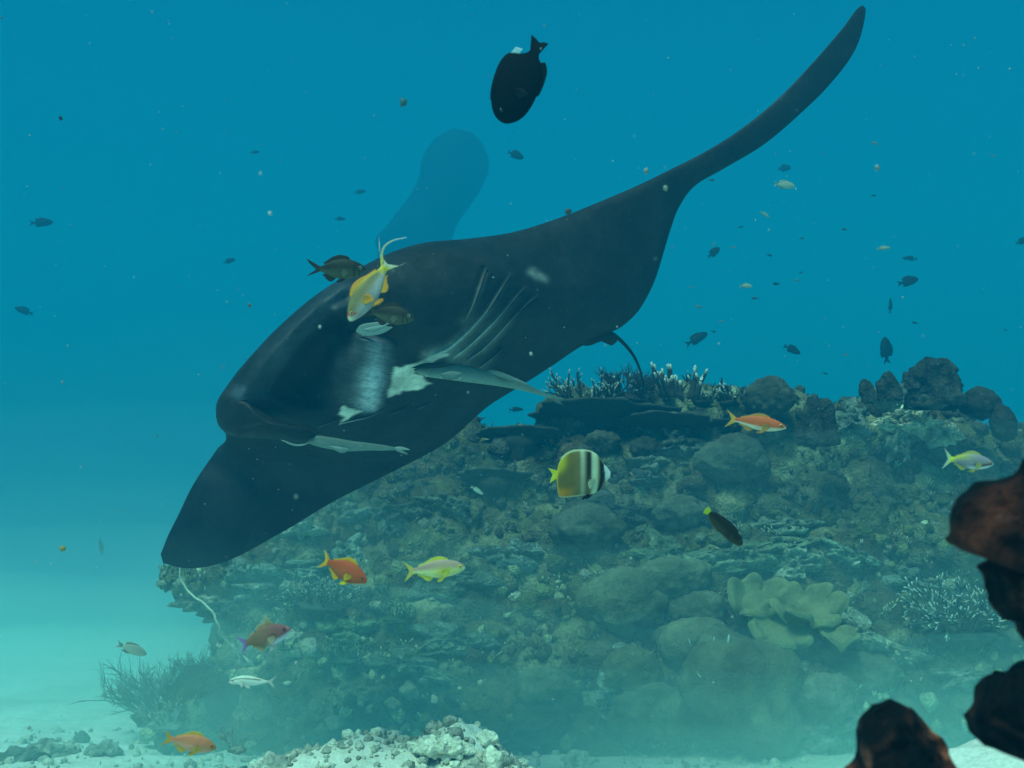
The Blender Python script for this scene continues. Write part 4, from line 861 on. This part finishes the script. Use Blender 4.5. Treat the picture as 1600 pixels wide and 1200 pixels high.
# yellow and violet anthias by the dark outcrop
def pt(x, v, z):
    c = mixc((.32, .30, .34), (.62, .60, .05), sstep(.15, -.3, x)*sstep(-.3, .7, v)); c = mixc(c, (.80, .80, .06), sstep(-.22, -.33, x)); c = mixc(c, (.36, .28, .36), sstep(.1, .35, x)*sstep(-.2, .6, v)*.7)
    c = mixc(c, (.82, .86, .90), sstep(-.45, -.7, v)*sstep(-.1, .1, x)); m = np.exp(-((v+.33-(x-.3)*2.2)/.16)**2)*sstep(.12, .28, x); c = mixc(c, (.16, .03, .04), m); return mixc(c, (.85, .88, .85), sstep(.47, .49, x))
anthias(1513, 721, 2.0, 88, -7, 'pale violet and yellow anthias near the black outcrop', pt, (.55, .5, .1), (.6, .55, .2), (.85, .82, .04), (.6, .7, .7), h=.92, yaw=10, lobes=.19)
# red anthias diving by the branches
anthias(537, 891, 1.9, 86, -23, 'brick red anthias nosing down with orange forked tail', lambda x, v, z: mixc(mixc((.40, .10, .035), (.50, .085, .03), sstep(-.5, .6, v)), (.7, .5, .3), sstep(-.8, -.97, v)*sstep(.2, .4, x)), (.6, .26, .03), (.7, .42, .03), (.68, .28, .03), (.72, .42, .03), h=1.25, yaw=-16, lobes=.19, eye=(.16, .08, .1), pelvic=(.75, .6, .04))
# yellow anthias with violet back
def pt(x, v, z):
    c = mixc((.82, .80, .36), (.50, .33, .25), sstep(-.45, .35, v)); g = np.exp(-((x-.16)/.16)**2-((v+.25)/.38)**2); c = mixc(c, (.72, .60, .03), g*.9)
    return mixc(c, (.85, .84, .55), sstep(.44, .48, x)*sstep(.4, -.3, v))
anthias(679, 890, 1.9, 97, 3, 'yellow anthias with mauve back and yellow ringed eye', pt, (.78, .68, .06), (.72, .68, .12), (.70, .46, .12), (.72, .62, .14), h=.98, yaw=6, lobes=.17, eye=(.85, .75, .03))
# brown and violet male
def pt(x, v, z):
    c = mixc((.26, .16, .10), (.24, .10, .10), sstep(-.1, .35, x)); c = mixc(c, (.55, .60, .72), sstep(-.35, -.75, v)*sstep(-.05, .2, x)); c = mixc(c, (.48, .16, .2), sstep(.42, .47, x)*sstep(-.5, .2, v)*.8)
    m = np.exp(-((x-.20)/.03)**2-((v+.12)/.2)**2); return mixc(c, (.05, .02, .02), m)
anthias(413, 996, 1.9, 92, 19, 'brown anthias with violet tail and raised dorsal spine', pt, (.34, .24, .12), (.5, .42, .3), (.26, .16, .38), (.30, .22, .55), h=1.22, yaw=-10, lobes=.16, spine=.11, eye=(.08, .05, .05), pelvic=(.6, .62, .6))
# orange anthias over the sand
anthias(296, 1161, 1.8, 84, -17, 'orange pink anthias low over the sand bank', lambda x, v, z: mixc(mixc((.75, .36, .22), (.72, .24, .12), sstep(-.5, .3, v)), (.55, .22, .06), sstep(.3, .5, x)), (.78, .42, .06), (.78, .5, .08), (.8, .36, .04), (.75, .4, .06), h=1.12, yaw=14, lobes=.15, eye=(.3, .12, .06))
# grey damselfish
DAM = [(.5, .01, -.01), (.485, .040, -.030), (.44, .082, -.070), (.35, .135, -.115), (.22, .172, -.150), (.08, .178, -.160), (-.06, .150, -.135), (-.17, .100, -.090), (-.24, .058, -.052), (-.28, .046, -.042)]
def damsel(px, py, d, lpx, ang, label, yaw, lobes=.13, tailrot=.05):
    L_ = lpx/F*d; r = fish_root('damselfish', px, py, d, ang, label, 'fish', yaw)
    def pt(x, v, z):
        c = mixc((.085, .10, .065), (.030, .033, .026), sstep(-.8, .3, v)); c = c*(1+.25*np.sin(z*150)[:, None]*np.sin(x*95)[:, None])
        m = np.exp(-((x-.30)/.012)**2)+np.exp(-((x-.385)/.010)**2); return mixc(c, (.012, .012, .012), np.clip(m, 0, 1)*.8)
    fish_body(r, L_, DAM, pt, .45); p = np.array(sorted(DAM)); top = lambda x: float(spl(p[:, 0], p[:, 1], x)); bot = lambda x: float(spl(p[:, 0], p[:, 2], x))
    dk, d2 = (.05, .05, .04), (.03, .03, .028)
    fish_fin(r, 'tail_fin', [(-.265, .042), (-.275, 0), (-.265, -.038)], [(-.52, lobes+tailrot), (-.45, .085), (-.375, .022), (-.35, 0), (-.375, -.03), (-.45, -.085), (-.50, -lobes)], L_, dk, d2, n=50)
    xs = np.linspace(.24, -.19, 9); fish_fin(r, 'dorsal_fin', [(x, top(x)-.008) for x in xs], [(x-.04, top(x)+(.02+.05*math.sin(math.pi*min(1, i/9+.2)))) for i, x in enumerate(xs)], L_, dk, d2)
    xs = np.linspace(.0, -.19, 6); fish_fin(r, 'anal_fin', [(x, bot(x)+.008) for x in xs], [(x-.06, bot(x)-(.02+.05*math.sin(math.pi*min(1, i/5+.2)))) for i, x in enumerate(xs)], L_, dk, d2)
    for s in (1, -1): fish_fin(r, 'pelvic_fin', [(.17, bot(.17)+.01), (.11, bot(.11)+.01)], [(.08, bot(.08)-.05), (.0, bot(.0)-.06), (.04, bot(.04)-.01)], L_, dk, d2, s*.015, s*.03, 5, 16, 6)
    pectoral(r, L_, .22, -.03, .06, .13, (.12, .12, .08), (.14, .15, .11)); fish_eye(r, L_, .395, .03, .034, .034, (.22, .26, .22)); return r
damsel(526, 421, 2.35, 92, -1, 'grey damselfish with forked tail against open blue water above the ray', 4)
damsel(607, 492, 2.45, 84, -9, 'grey damselfish half behind the yellow diving anthias', -10)
# butterflyfish
BUT = [(.5, .0, -.02), (.49, .022, -.034), (.46, .062, -.060), (.42, .112, -.108), (.36, .172, -.190), (.31, .245, -.252), (.24, .318, -.296), (.13, .358, -.325), (.0, .365, -.342), (-.13, .345, -.358), (-.25, .270, -.368), (-.32, .180, -.330), (-.345, .10, -.25), (-.355, .04, -.12), (-.375, .006, -.07)]
L_ = 101/F*2.5; bf = fish_root('butterflyfish', 906, 740, 2.5, -2, 'round yellow butterflyfish with black and white bars facing the coral', 'fish', 4)
def pt(x, v, z):
    c = mixc((.17, .13, .030), (.30, .25, .14), sstep(-.15, .12, x)*.5); c = mixc(c, (.50, .42, .015), sstep(-.15, -.30, x)*sstep(.0, .6, v)); c = mixc(c, (.60, .26, .015), sstep(-.02, -.25, x)*sstep(-.45, -.85, v)); c = mixc(c, (.62, .55, .02), sstep(-.33, -.36, x))
    w = .5*(x-.02)*0; a = np.exp(-((x-.035+.012*v)/.034)**4); c = mixc(c, (.42, .46, .34), a*(.65+.35*sstep(-.2, .6, v)))
    b = np.exp(-((x-.135+.006*v)/.045)**4); c = mixc(c, (.016, .018, .014), b*(.35+.65*sstep(-.75, .0, v)))
    a2 = np.exp(-((x-.225+.006*v)/.052)**4); c = mixc(c, (.56, .62, .42), a2)
    e = np.exp(-((x-.345+.012*v+.055*np.clip(-v, 0, 1)**2)/.040)**4); c = mixc(c, (.008, .009, .012), np.clip(e*1.2, 0, 1)*sstep(.98, .9, v)); f = sstep(.383, .392, x+.02*v); c = mixc(c, (.62, .70, .66), f)
    c = mixc(c, (.012, .012, .012), sstep(.474, .482, x)); return mixc(c, (.55, .60, .42), sstep(.96, .985, np.abs(v))*sstep(.3, .22, x)*.7)
fish_body(bf, L_, BUT, pt, .20)
fish_fin(bf, 'tail_fin', [(-.36, .035), (-.365, -.02), (-.36, -.085)], [(-.50, .075), (-.455, .02), (-.425, -.025), (-.445, -.09), (-.465, -.165)], L_, (.75, .66, .02), (.72, .72, .05), rays=8)
for s, x0 in ((1, .20), (-1, .14)): fish_fin(bf, 'pelvic_fin', [(x0+.03, -.300), (x0-.03, -.318)], [(x0-.03, -.375), (x0-.09, -.395), (x0-.10, -.365)], L_, (.01, .01, .012), (.012, .012, .014), s*.02, s*.03, 5, 16, 6)
pectoral(bf, L_, .235, -.10, .062, .12, (.5, .55, .35), (.45, .5, .34), -.5, .07); fish_eye(bf, L_, .365, .035, .036, .022, (.06, .05, .02))
xs = np.linspace(.2, -.3, 12); p = np.array(sorted(BUT)); fish_fin(bf, 'dorsal_fin', [(x, float(spl(p[:, 0], p[:, 1], x))-.012) for x in xs], [(x-.012, float(spl(p[:, 0], p[:, 1], x))+.010) for x in xs], L_, (.42, .38, .08), (.66, .70, .45), rays=16, th=.012)
fish_fin(bf, 'anal_fin', [(x, float(spl(p[:, 0], p[:, 2], x))+.012) for x in np.linspace(.02, -.31, 8)], [(x-.012, float(spl(p[:, 0], p[:, 2], x))-.010) for x in np.linspace(.02, -.31, 8)], L_, (.5, .24, .03), (.62, .6, .34), rays=12, th=.012)
# black fish above the ray
BLK = [(.5, .03, -.03), (.485, .075, -.062), (.44, .135, -.118), (.36, .195, -.172), (.24, .238, -.205), (.08, .262, -.212), (-.08, .262, -.196), (-.20, .222, -.160), (-.27, .14, -.105), (-.32, .075, -.060), (-.36, .055, -.050)]
L_ = 146/F*2.2; bk = fish_root('surgeonfish', 815, 127, 2.2, -114, 'black oval fish swimming head down in open water above the ray', 'fish', 6)
fish_body(bk, L_, BLK, lambda x, v, z: mixc((.004, .005, .007), (.0025, .003, .004), sstep(-.4, .4, x)), .34, m_=M_DIM)
fish_fin(bk, 'tail_fin', [(-.345, .052), (-.35, 0), (-.345, -.046)], [(-.52, .115), (-.50, .05), (-.478, .0), (-.50, -.05), (-.505, -.095)], L_, (.003, .004, .006), (.003, .004, .006), rays=10)
xs = np.linspace(.34, -.26, 10); p = np.array(sorted(BLK))
fish_fin(bk, 'dorsal_fin', [(x, float(spl(p[:, 0], p[:, 1], x))-.012) for x in xs], [(x-.02, float(spl(p[:, 0], p[:, 1], x))+.022+.02*i/9) for i, x in enumerate(xs)], L_, (.003, .004, .006), (.003, .004, .006))
fish_fin(bk, 'fin_flap', [(-.235, .235), (-.27, .145)], [(-.325, .21), (-.335, .13)], L_, (.35, .55, .62), (.40, .62, .7), rays=4, n=16, m=6)
xs = np.linspace(.1, -.27, 8); fish_fin(bk, 'anal_fin', [(x, float(spl(p[:, 0], p[:, 2], x))+.012) for x in xs], [(x-.03, float(spl(p[:, 0], p[:, 2], x))-.020-.022*i/7) for i, x in enumerate(xs)], L_, (.003, .004, .006), (.003, .004, .006))
pectoral(bk, L_, .24, -.02, .06, .13, (.006, .008, .01), (.01, .012, .014)); fish_eye(bk, L_, .40, .06, .045, .02, (.03, .03, .03))
# white goatfish
GOA = [(.5, -.035, -.055), (.48, -.012, -.062), (.42, .030, -.074), (.34, .070, -.082), (.22, .100, -.090), (.06, .100, -.098), (-.10, .072, -.078), (-.22, .038, -.040), (-.30, .020, -.024), (-.34, .020, -.022)]
L_ = 75/F*2.0; go = fish_root('goatfish', 395, 1064, 2.0, 176, 'white goatfish with a dark stripe along its back', 'fish', 4)
def pt(x, v, z):
    line = spl([-.36, -.2, 0, .2, .35, .45, .5], [.014, .025, .048, .052, .028, -.012, -.035], x); m = np.exp(-((z-line)/.010)**4)*sstep(-.19, -.15, x)
    c = mixc((.74, .80, .74), (.70, .76, .64), sstep(0, .8, v)); c = mixc(c, (.025, .03, .03), m); return mixc(c, (.06, .07, .07), np.exp(-((x+.31)/.018)**2-((v)/.5)**2))
fish_body(go, L_, GOA, pt, .5)
fish_fin(go, 'tail_fin', [(-.325, .018), (-.33, 0), (-.325, -.020)], [(-.5, .145), (-.44, .07), (-.405, .02), (-.395, 0), (-.41, -.03), (-.44, -.09), (-.475, -.15)], L_, (.6, .66, .62), (.55, .62, .6), n=50)
for s in (1, -1): fish_fin(go, 'pelvic_fin', [(.20, -.080), (.12, -.085)], [(.10, -.135), (.03, -.155), (.06, -.10)], L_, (.7, .75, .7), (.6, .66, .62), s*.02, s*.04, 5, 16, 6)
p = np.array(sorted(GOA)); xs = np.linspace(.20, .02, 6); fish_fin(go, 'dorsal_fin', [(x, float(spl(p[:, 0], p[:, 1], x))-.006) for x in xs], [(x-.06, float(spl(p[:, 0], p[:, 1], x))+.016) for x in xs], L_, (.7, .75, .68), (.6, .66, .6))
fish_eye(go, L_, .405, .0, .036, .018, (.4, .4, .36)); pectoral(go, L_, .27, -.035, .045, .10, (.6, .66, .6), (.55, .62, .58))
for s in (1, -1): V, Fs = tube(np.array([(.46, s*.012, -.062), (.40, s*.016, -.085), (.34, s*.018, -.088)])*L_, np.array([.005, .004, .003])*L_, 5); link('barbel', mesh('barbel', V, Fs, M_FIN, np.array([.6, .64, .55])), go)
# wrasse
WRA = [(.5, .0, -.01), (.485, .035, -.035), (.43, .078, -.070), (.33, .112, -.100), (.18, .130, -.118), (.0, .128, -.118), (-.15, .105, -.098), (-.27, .075, -.070), (-.36, .055, -.052), (-.40, .050, -.048)]
L_ = 86/F*2.0; wr = fish_root('wrasse', 1131, 824, 2.0, -44, 'slender dark wrasse with a bright yellow tail', 'fish', 12)
fish_body(wr, L_, WRA, lambda x, v, z: mixc((.060, .055, .030), (.022, .020, .012), sstep(-.6, .2, v)), .5)
fish_fin(wr, 'tail_fin', [(-.385, .048), (-.39, 0), (-.385, -.046)], [(-.485, .075), (-.505, 0), (-.485, -.072)], L_, (.55, .62, .02), (.66, .75, .04), rays=7, n=24)
p = np.array(sorted(WRA)); xs = np.linspace(.28, -.33, 9)
fish_fin(wr, 'dorsal_fin', [(x, float(spl(p[:, 0], p[:, 1], x))-.01) for x in xs], [(x-.02, float(spl(p[:, 0], p[:, 1], x))+.022) for x in xs], L_, (.02, .018, .012), (.03, .028, .016))
xs = np.linspace(.0, -.33, 7); fish_fin(wr, 'anal_fin', [(x, float(spl(p[:, 0], p[:, 2], x))+.01) for x in xs], [(x-.02, float(spl(p[:, 0], p[:, 2], x))-.020) for x in xs], L_, (.10, .08, .03), (.16, .12, .04))
pectoral(wr, L_, .26, -.02, .055, .11, (.05, .05, .03), (.07, .07, .05)); fish_eye(wr, L_, .40, .025, .04, .018, (.10, .06, .03))
# ---------------------------------------------------------------- fish too far off to show more than an outline
def far_fish(px, py, d, lpx, ang, label, col=(.015, .018, .02), deep=1.0, yaw=10, group=None, tail=.13, small=False):
    L_ = lpx/F*d; r = fish_root('reef_fish', px, py, d, ang, label, 'fish', yaw, 0, group)
    P = scaled(DAM, deep); n, m = 20, 12; p = np.array(sorted(P)); u = np.linspace(0, 1, n); x = p[0, 0]+(p[-1, 0]-p[0, 0])*(1-(1-u)**1.5)
    tp = spl(p[:, 0], p[:, 1], x); bt = spl(p[:, 0], p[:, 2], x); h = np.maximum((tp-bt)/2, .002); zc = (tp+bt)/2; a = np.linspace(0, 2*np.pi, m, endpoint=False)
    V = np.stack([x[:, None]+0*a, .4*h[:, None]*np.cos(a), zc[:, None]+h[:, None]*np.sin(a)], -1).reshape(-1, 3); j = np.arange(m); V = np.r_[V, [V[:m].mean(0)], [V[-m:].mean(0)]]
    Fs = [grid_faces(n, m, True, flip=True), np.stack([np.full(m, n*m), j, (j+1) % m], 1), np.stack([np.full(m, n*m+1), (n-1)*m+(j+1) % m, (n-1)*m+j], 1)]
    c = mixc(np.asarray(col)*1.5, np.asarray(col), sstep(-.1, .1, V[:, 2])); link('body', mesh('body', V*L_, Fs, M_DIM, c), r)
    t = fish_fin(r, 'tail_fin', [(-.265, .04*deep), (-.275, 0), (-.265, -.04*deep)], [(-.5, tail), (-.42, .04), (-.40, 0), (-.42, -.04), (-.49, -tail)], L_, col, col, n=12, m=3, rays=3, th=.012)
    if not small:
        top = lambda q: float(spl(p[:, 0], p[:, 1], q)); bot = lambda q: float(spl(p[:, 0], p[:, 2], q)); xs = np.linspace(.22, -.2, 6)
        fish_fin(r, 'dorsal_fin', [(q, top(q)-.01) for q in xs], [(q-.04, top(q)+.03+.01*i) for i, q in enumerate(xs)], L_, col, col, n=12, m=3, rays=5)
        xs = np.linspace(.02, -.2, 5); fish_fin(r, 'anal_fin', [(q, bot(q)+.01) for q in xs], [(q-.05, bot(q)-.03-.01*i) for i, q in enumerate(xs)], L_, col, col, n=12, m=3, rays=5)
    return r
GB = 'dim fish in the open blue water'
for x, y, d, l, a, lb, dp in ((64, 348, 13, 36, 4, 'dim dark fish alone in open blue water, high over the sand', 1.0), (38, 486, 14, 30, 160, 'dim dark fish below another one near the edge of the blue', 1.0), (358, 408, 15, 20, 20, 'small dim fish between the ray snout and the blue', 1.1),
        (158, 855, 11, 28, 95, 'dark slim fish hanging upright beside the wing tip', .7), (1418, 440, 10.5, 38, 14, 'clearest of the dim fish beyond the raised wing', 1.1), (1422, 404, 13, 28, 178, 'flat dim fish just above the clearest one', .6), (1115, 395, 11, 26, 40, 'dim round fish beside the rear edge of the raised wing', 1.25),
        (1088, 530, 10.5, 42, 28, 'long dim fish over the tall finger coral', .95), (1237, 546, 10.5, 32, -24, 'dim fish over the notch in the reef', 1.0), (1384, 548, 9.5, 44, 100, 'big blurred dark fish right above the twin spikes', 1.2), (1391, 478, 12, 26, 92, 'slim dim fish seen end on above the big blurred one', .5),
        (805, 242, 13, 28, -20, 'dim round fish between the black fish and the ray back', 1.25), (806, 640, 9.5, 24, 2, 'small dark fish in the blue gap below the trailing remora', .75), (531, 342, 16, 18, 0, 'tiny dim fish above the grey damselfish', .9), (1225, 263, 17, 24, 10, 'faint round fish above the pale one', 1.3),
        (1597, 377, 12, 26, 20, 'dim fish cut off by the picture edge', 1.0), (144, 1050, 9, 30, 0, 'faint grey fish low over the hazy rubble', .6), (60, 1068, 9, 14, 0, 'tiny grey fish above the hazy rubble', 1.0), (398, 238, 18, 16, 10, 'faintest dim fish high in the blue', .8), (562, 300, 18, 20, 10, 'faint small fish beside the distant ray', .9)):
    far_fish(x, y, d*1.22, l, a, lb, deep=dp, group=GB)
PB = 'pale fish in the open water'
for x, y, d, l, a, lb, dp in ((1225, 289, 6, 36, -4, 'pale green fish under the tail end of the raised wing', .95), (1380, 388, 8, 24, 6, 'pale small fish between the dim ones', .7), (205, 1014, 4.5, 50, -24, 'ghostly white fish over the hazy sand', .95), (1165, 447, 7, 22, 0, 'pale speck of a fish over the reef notch', .9), (1195, 335, 7, 18, -30, 'pale narrow fish behind the rear edge of the wing', .6)):
    far_fish(x, y, d, l, a, lb, (.30, .36, .30), dp, group=PB)
far_fish(745, 766, 3.0, 24, -35, 'tiny pale green fish over the shaded wall', (.30, .42, .36), .7)
far_fish(1338, 880, 3.6, 16, 20, 'tiny pale fish beside the leather coral', (.35, .42, .36), .7)
rf = random.Random(11)
for i in range(30):         # the loose cloud of fry over the reef
    x = rf.uniform(1040, 1590); y = rf.uniform(380, 600) if rf.random() < .8 else rf.uniform(220, 400)
    if zbuf(x, y+14) < 90 or (x < 1075 and y < 500): continue
    far_fish(x, y, rf.uniform(9, 13), rf.uniform(8, 14), rf.choice((0, 10, 170, 180, -15, 40)), 'tiny fish fry hovering over the reef top', rf.choice(((.02, .03, .03), (.05, .05, .04), (.18, .2, .17))), rf.uniform(.6, 1), group='fry over the reef top', small=True)
for x, y, l, a, lb in ((1078, 1004, 14, 110, 'tiny white fish on the boulder coral, nearer the white clump'), (1116, 1002, 16, 95, 'tiny white fish on the boulder coral, upright'), (1138, 1000, 18, 80, 'tiny white fish on the boulder coral, nearest the leather coral'), (1092, 1055, 12, -50, 'tiny white fish against the largest boulder coral, lower')):
    far_fish(x, y, float(zbuf(x, y))-.35, l, a, lb, (.6, .66, .6), .5, group='white fish at the boulder coral', small=True)
# drifting specks
sn = Acc(); vs, fs_ = ico(1); rs = np.random.default_rng(5)
for i in range(1600):
    x, y = rs.uniform(-60, 1660), rs.uniform(-40, 1180); d = rs.uniform(.8, 3.6)
    rad = abs(rs.normal(0, 1))**1.5*.7+.35; sn.add(vs*rs.uniform(.5, 1.4, 3)*rad/F*d*.62+np.array(at(x, y, d)), fs_, np.array([.34, .42, .42])*rs.uniform(.3, 1.3))
for x, y, rad, c in ((422, 333, 5, (.8, .85, .85)), (95, 185, 4.5, (.06, .03, .015)), (98, 857, 7, (.55, .45, .15)), (1040, 294, 6, (.42, .5, .46)), (1370, 262, 6, (.4, .5, .5)), (888, 330, 8, (.12, .17, .18)), (830, 553, 4, (.7, .8, .75)), (390, 477, 3.5, (.3, .15, .08)), (500, 511, 4, (.7, .8, .7)), (630, 160, 9, (.08, .26, .30)), (845, 76, 2, (.5, .6, .6)), (1010, 267, 6, (.4, .5, .46))):
    d = 1.7; V = ico(2)[0]*rad*.62/F*d*np.array([1, 1, 1.2]); sn.add(V*(1+.4*vnoise(ico(2)[0]*2+x, 2))[:, None]+np.array(at(x, y, d)), ico(2)[1], np.array(c)*.6)
V, Fs, c = sn.get(); tag(link('plankton', mesh('plankton', V, Fs, M_SNOW, c)), 'drifting plankton specks all through the water', 'plankton', None, 'stuff')
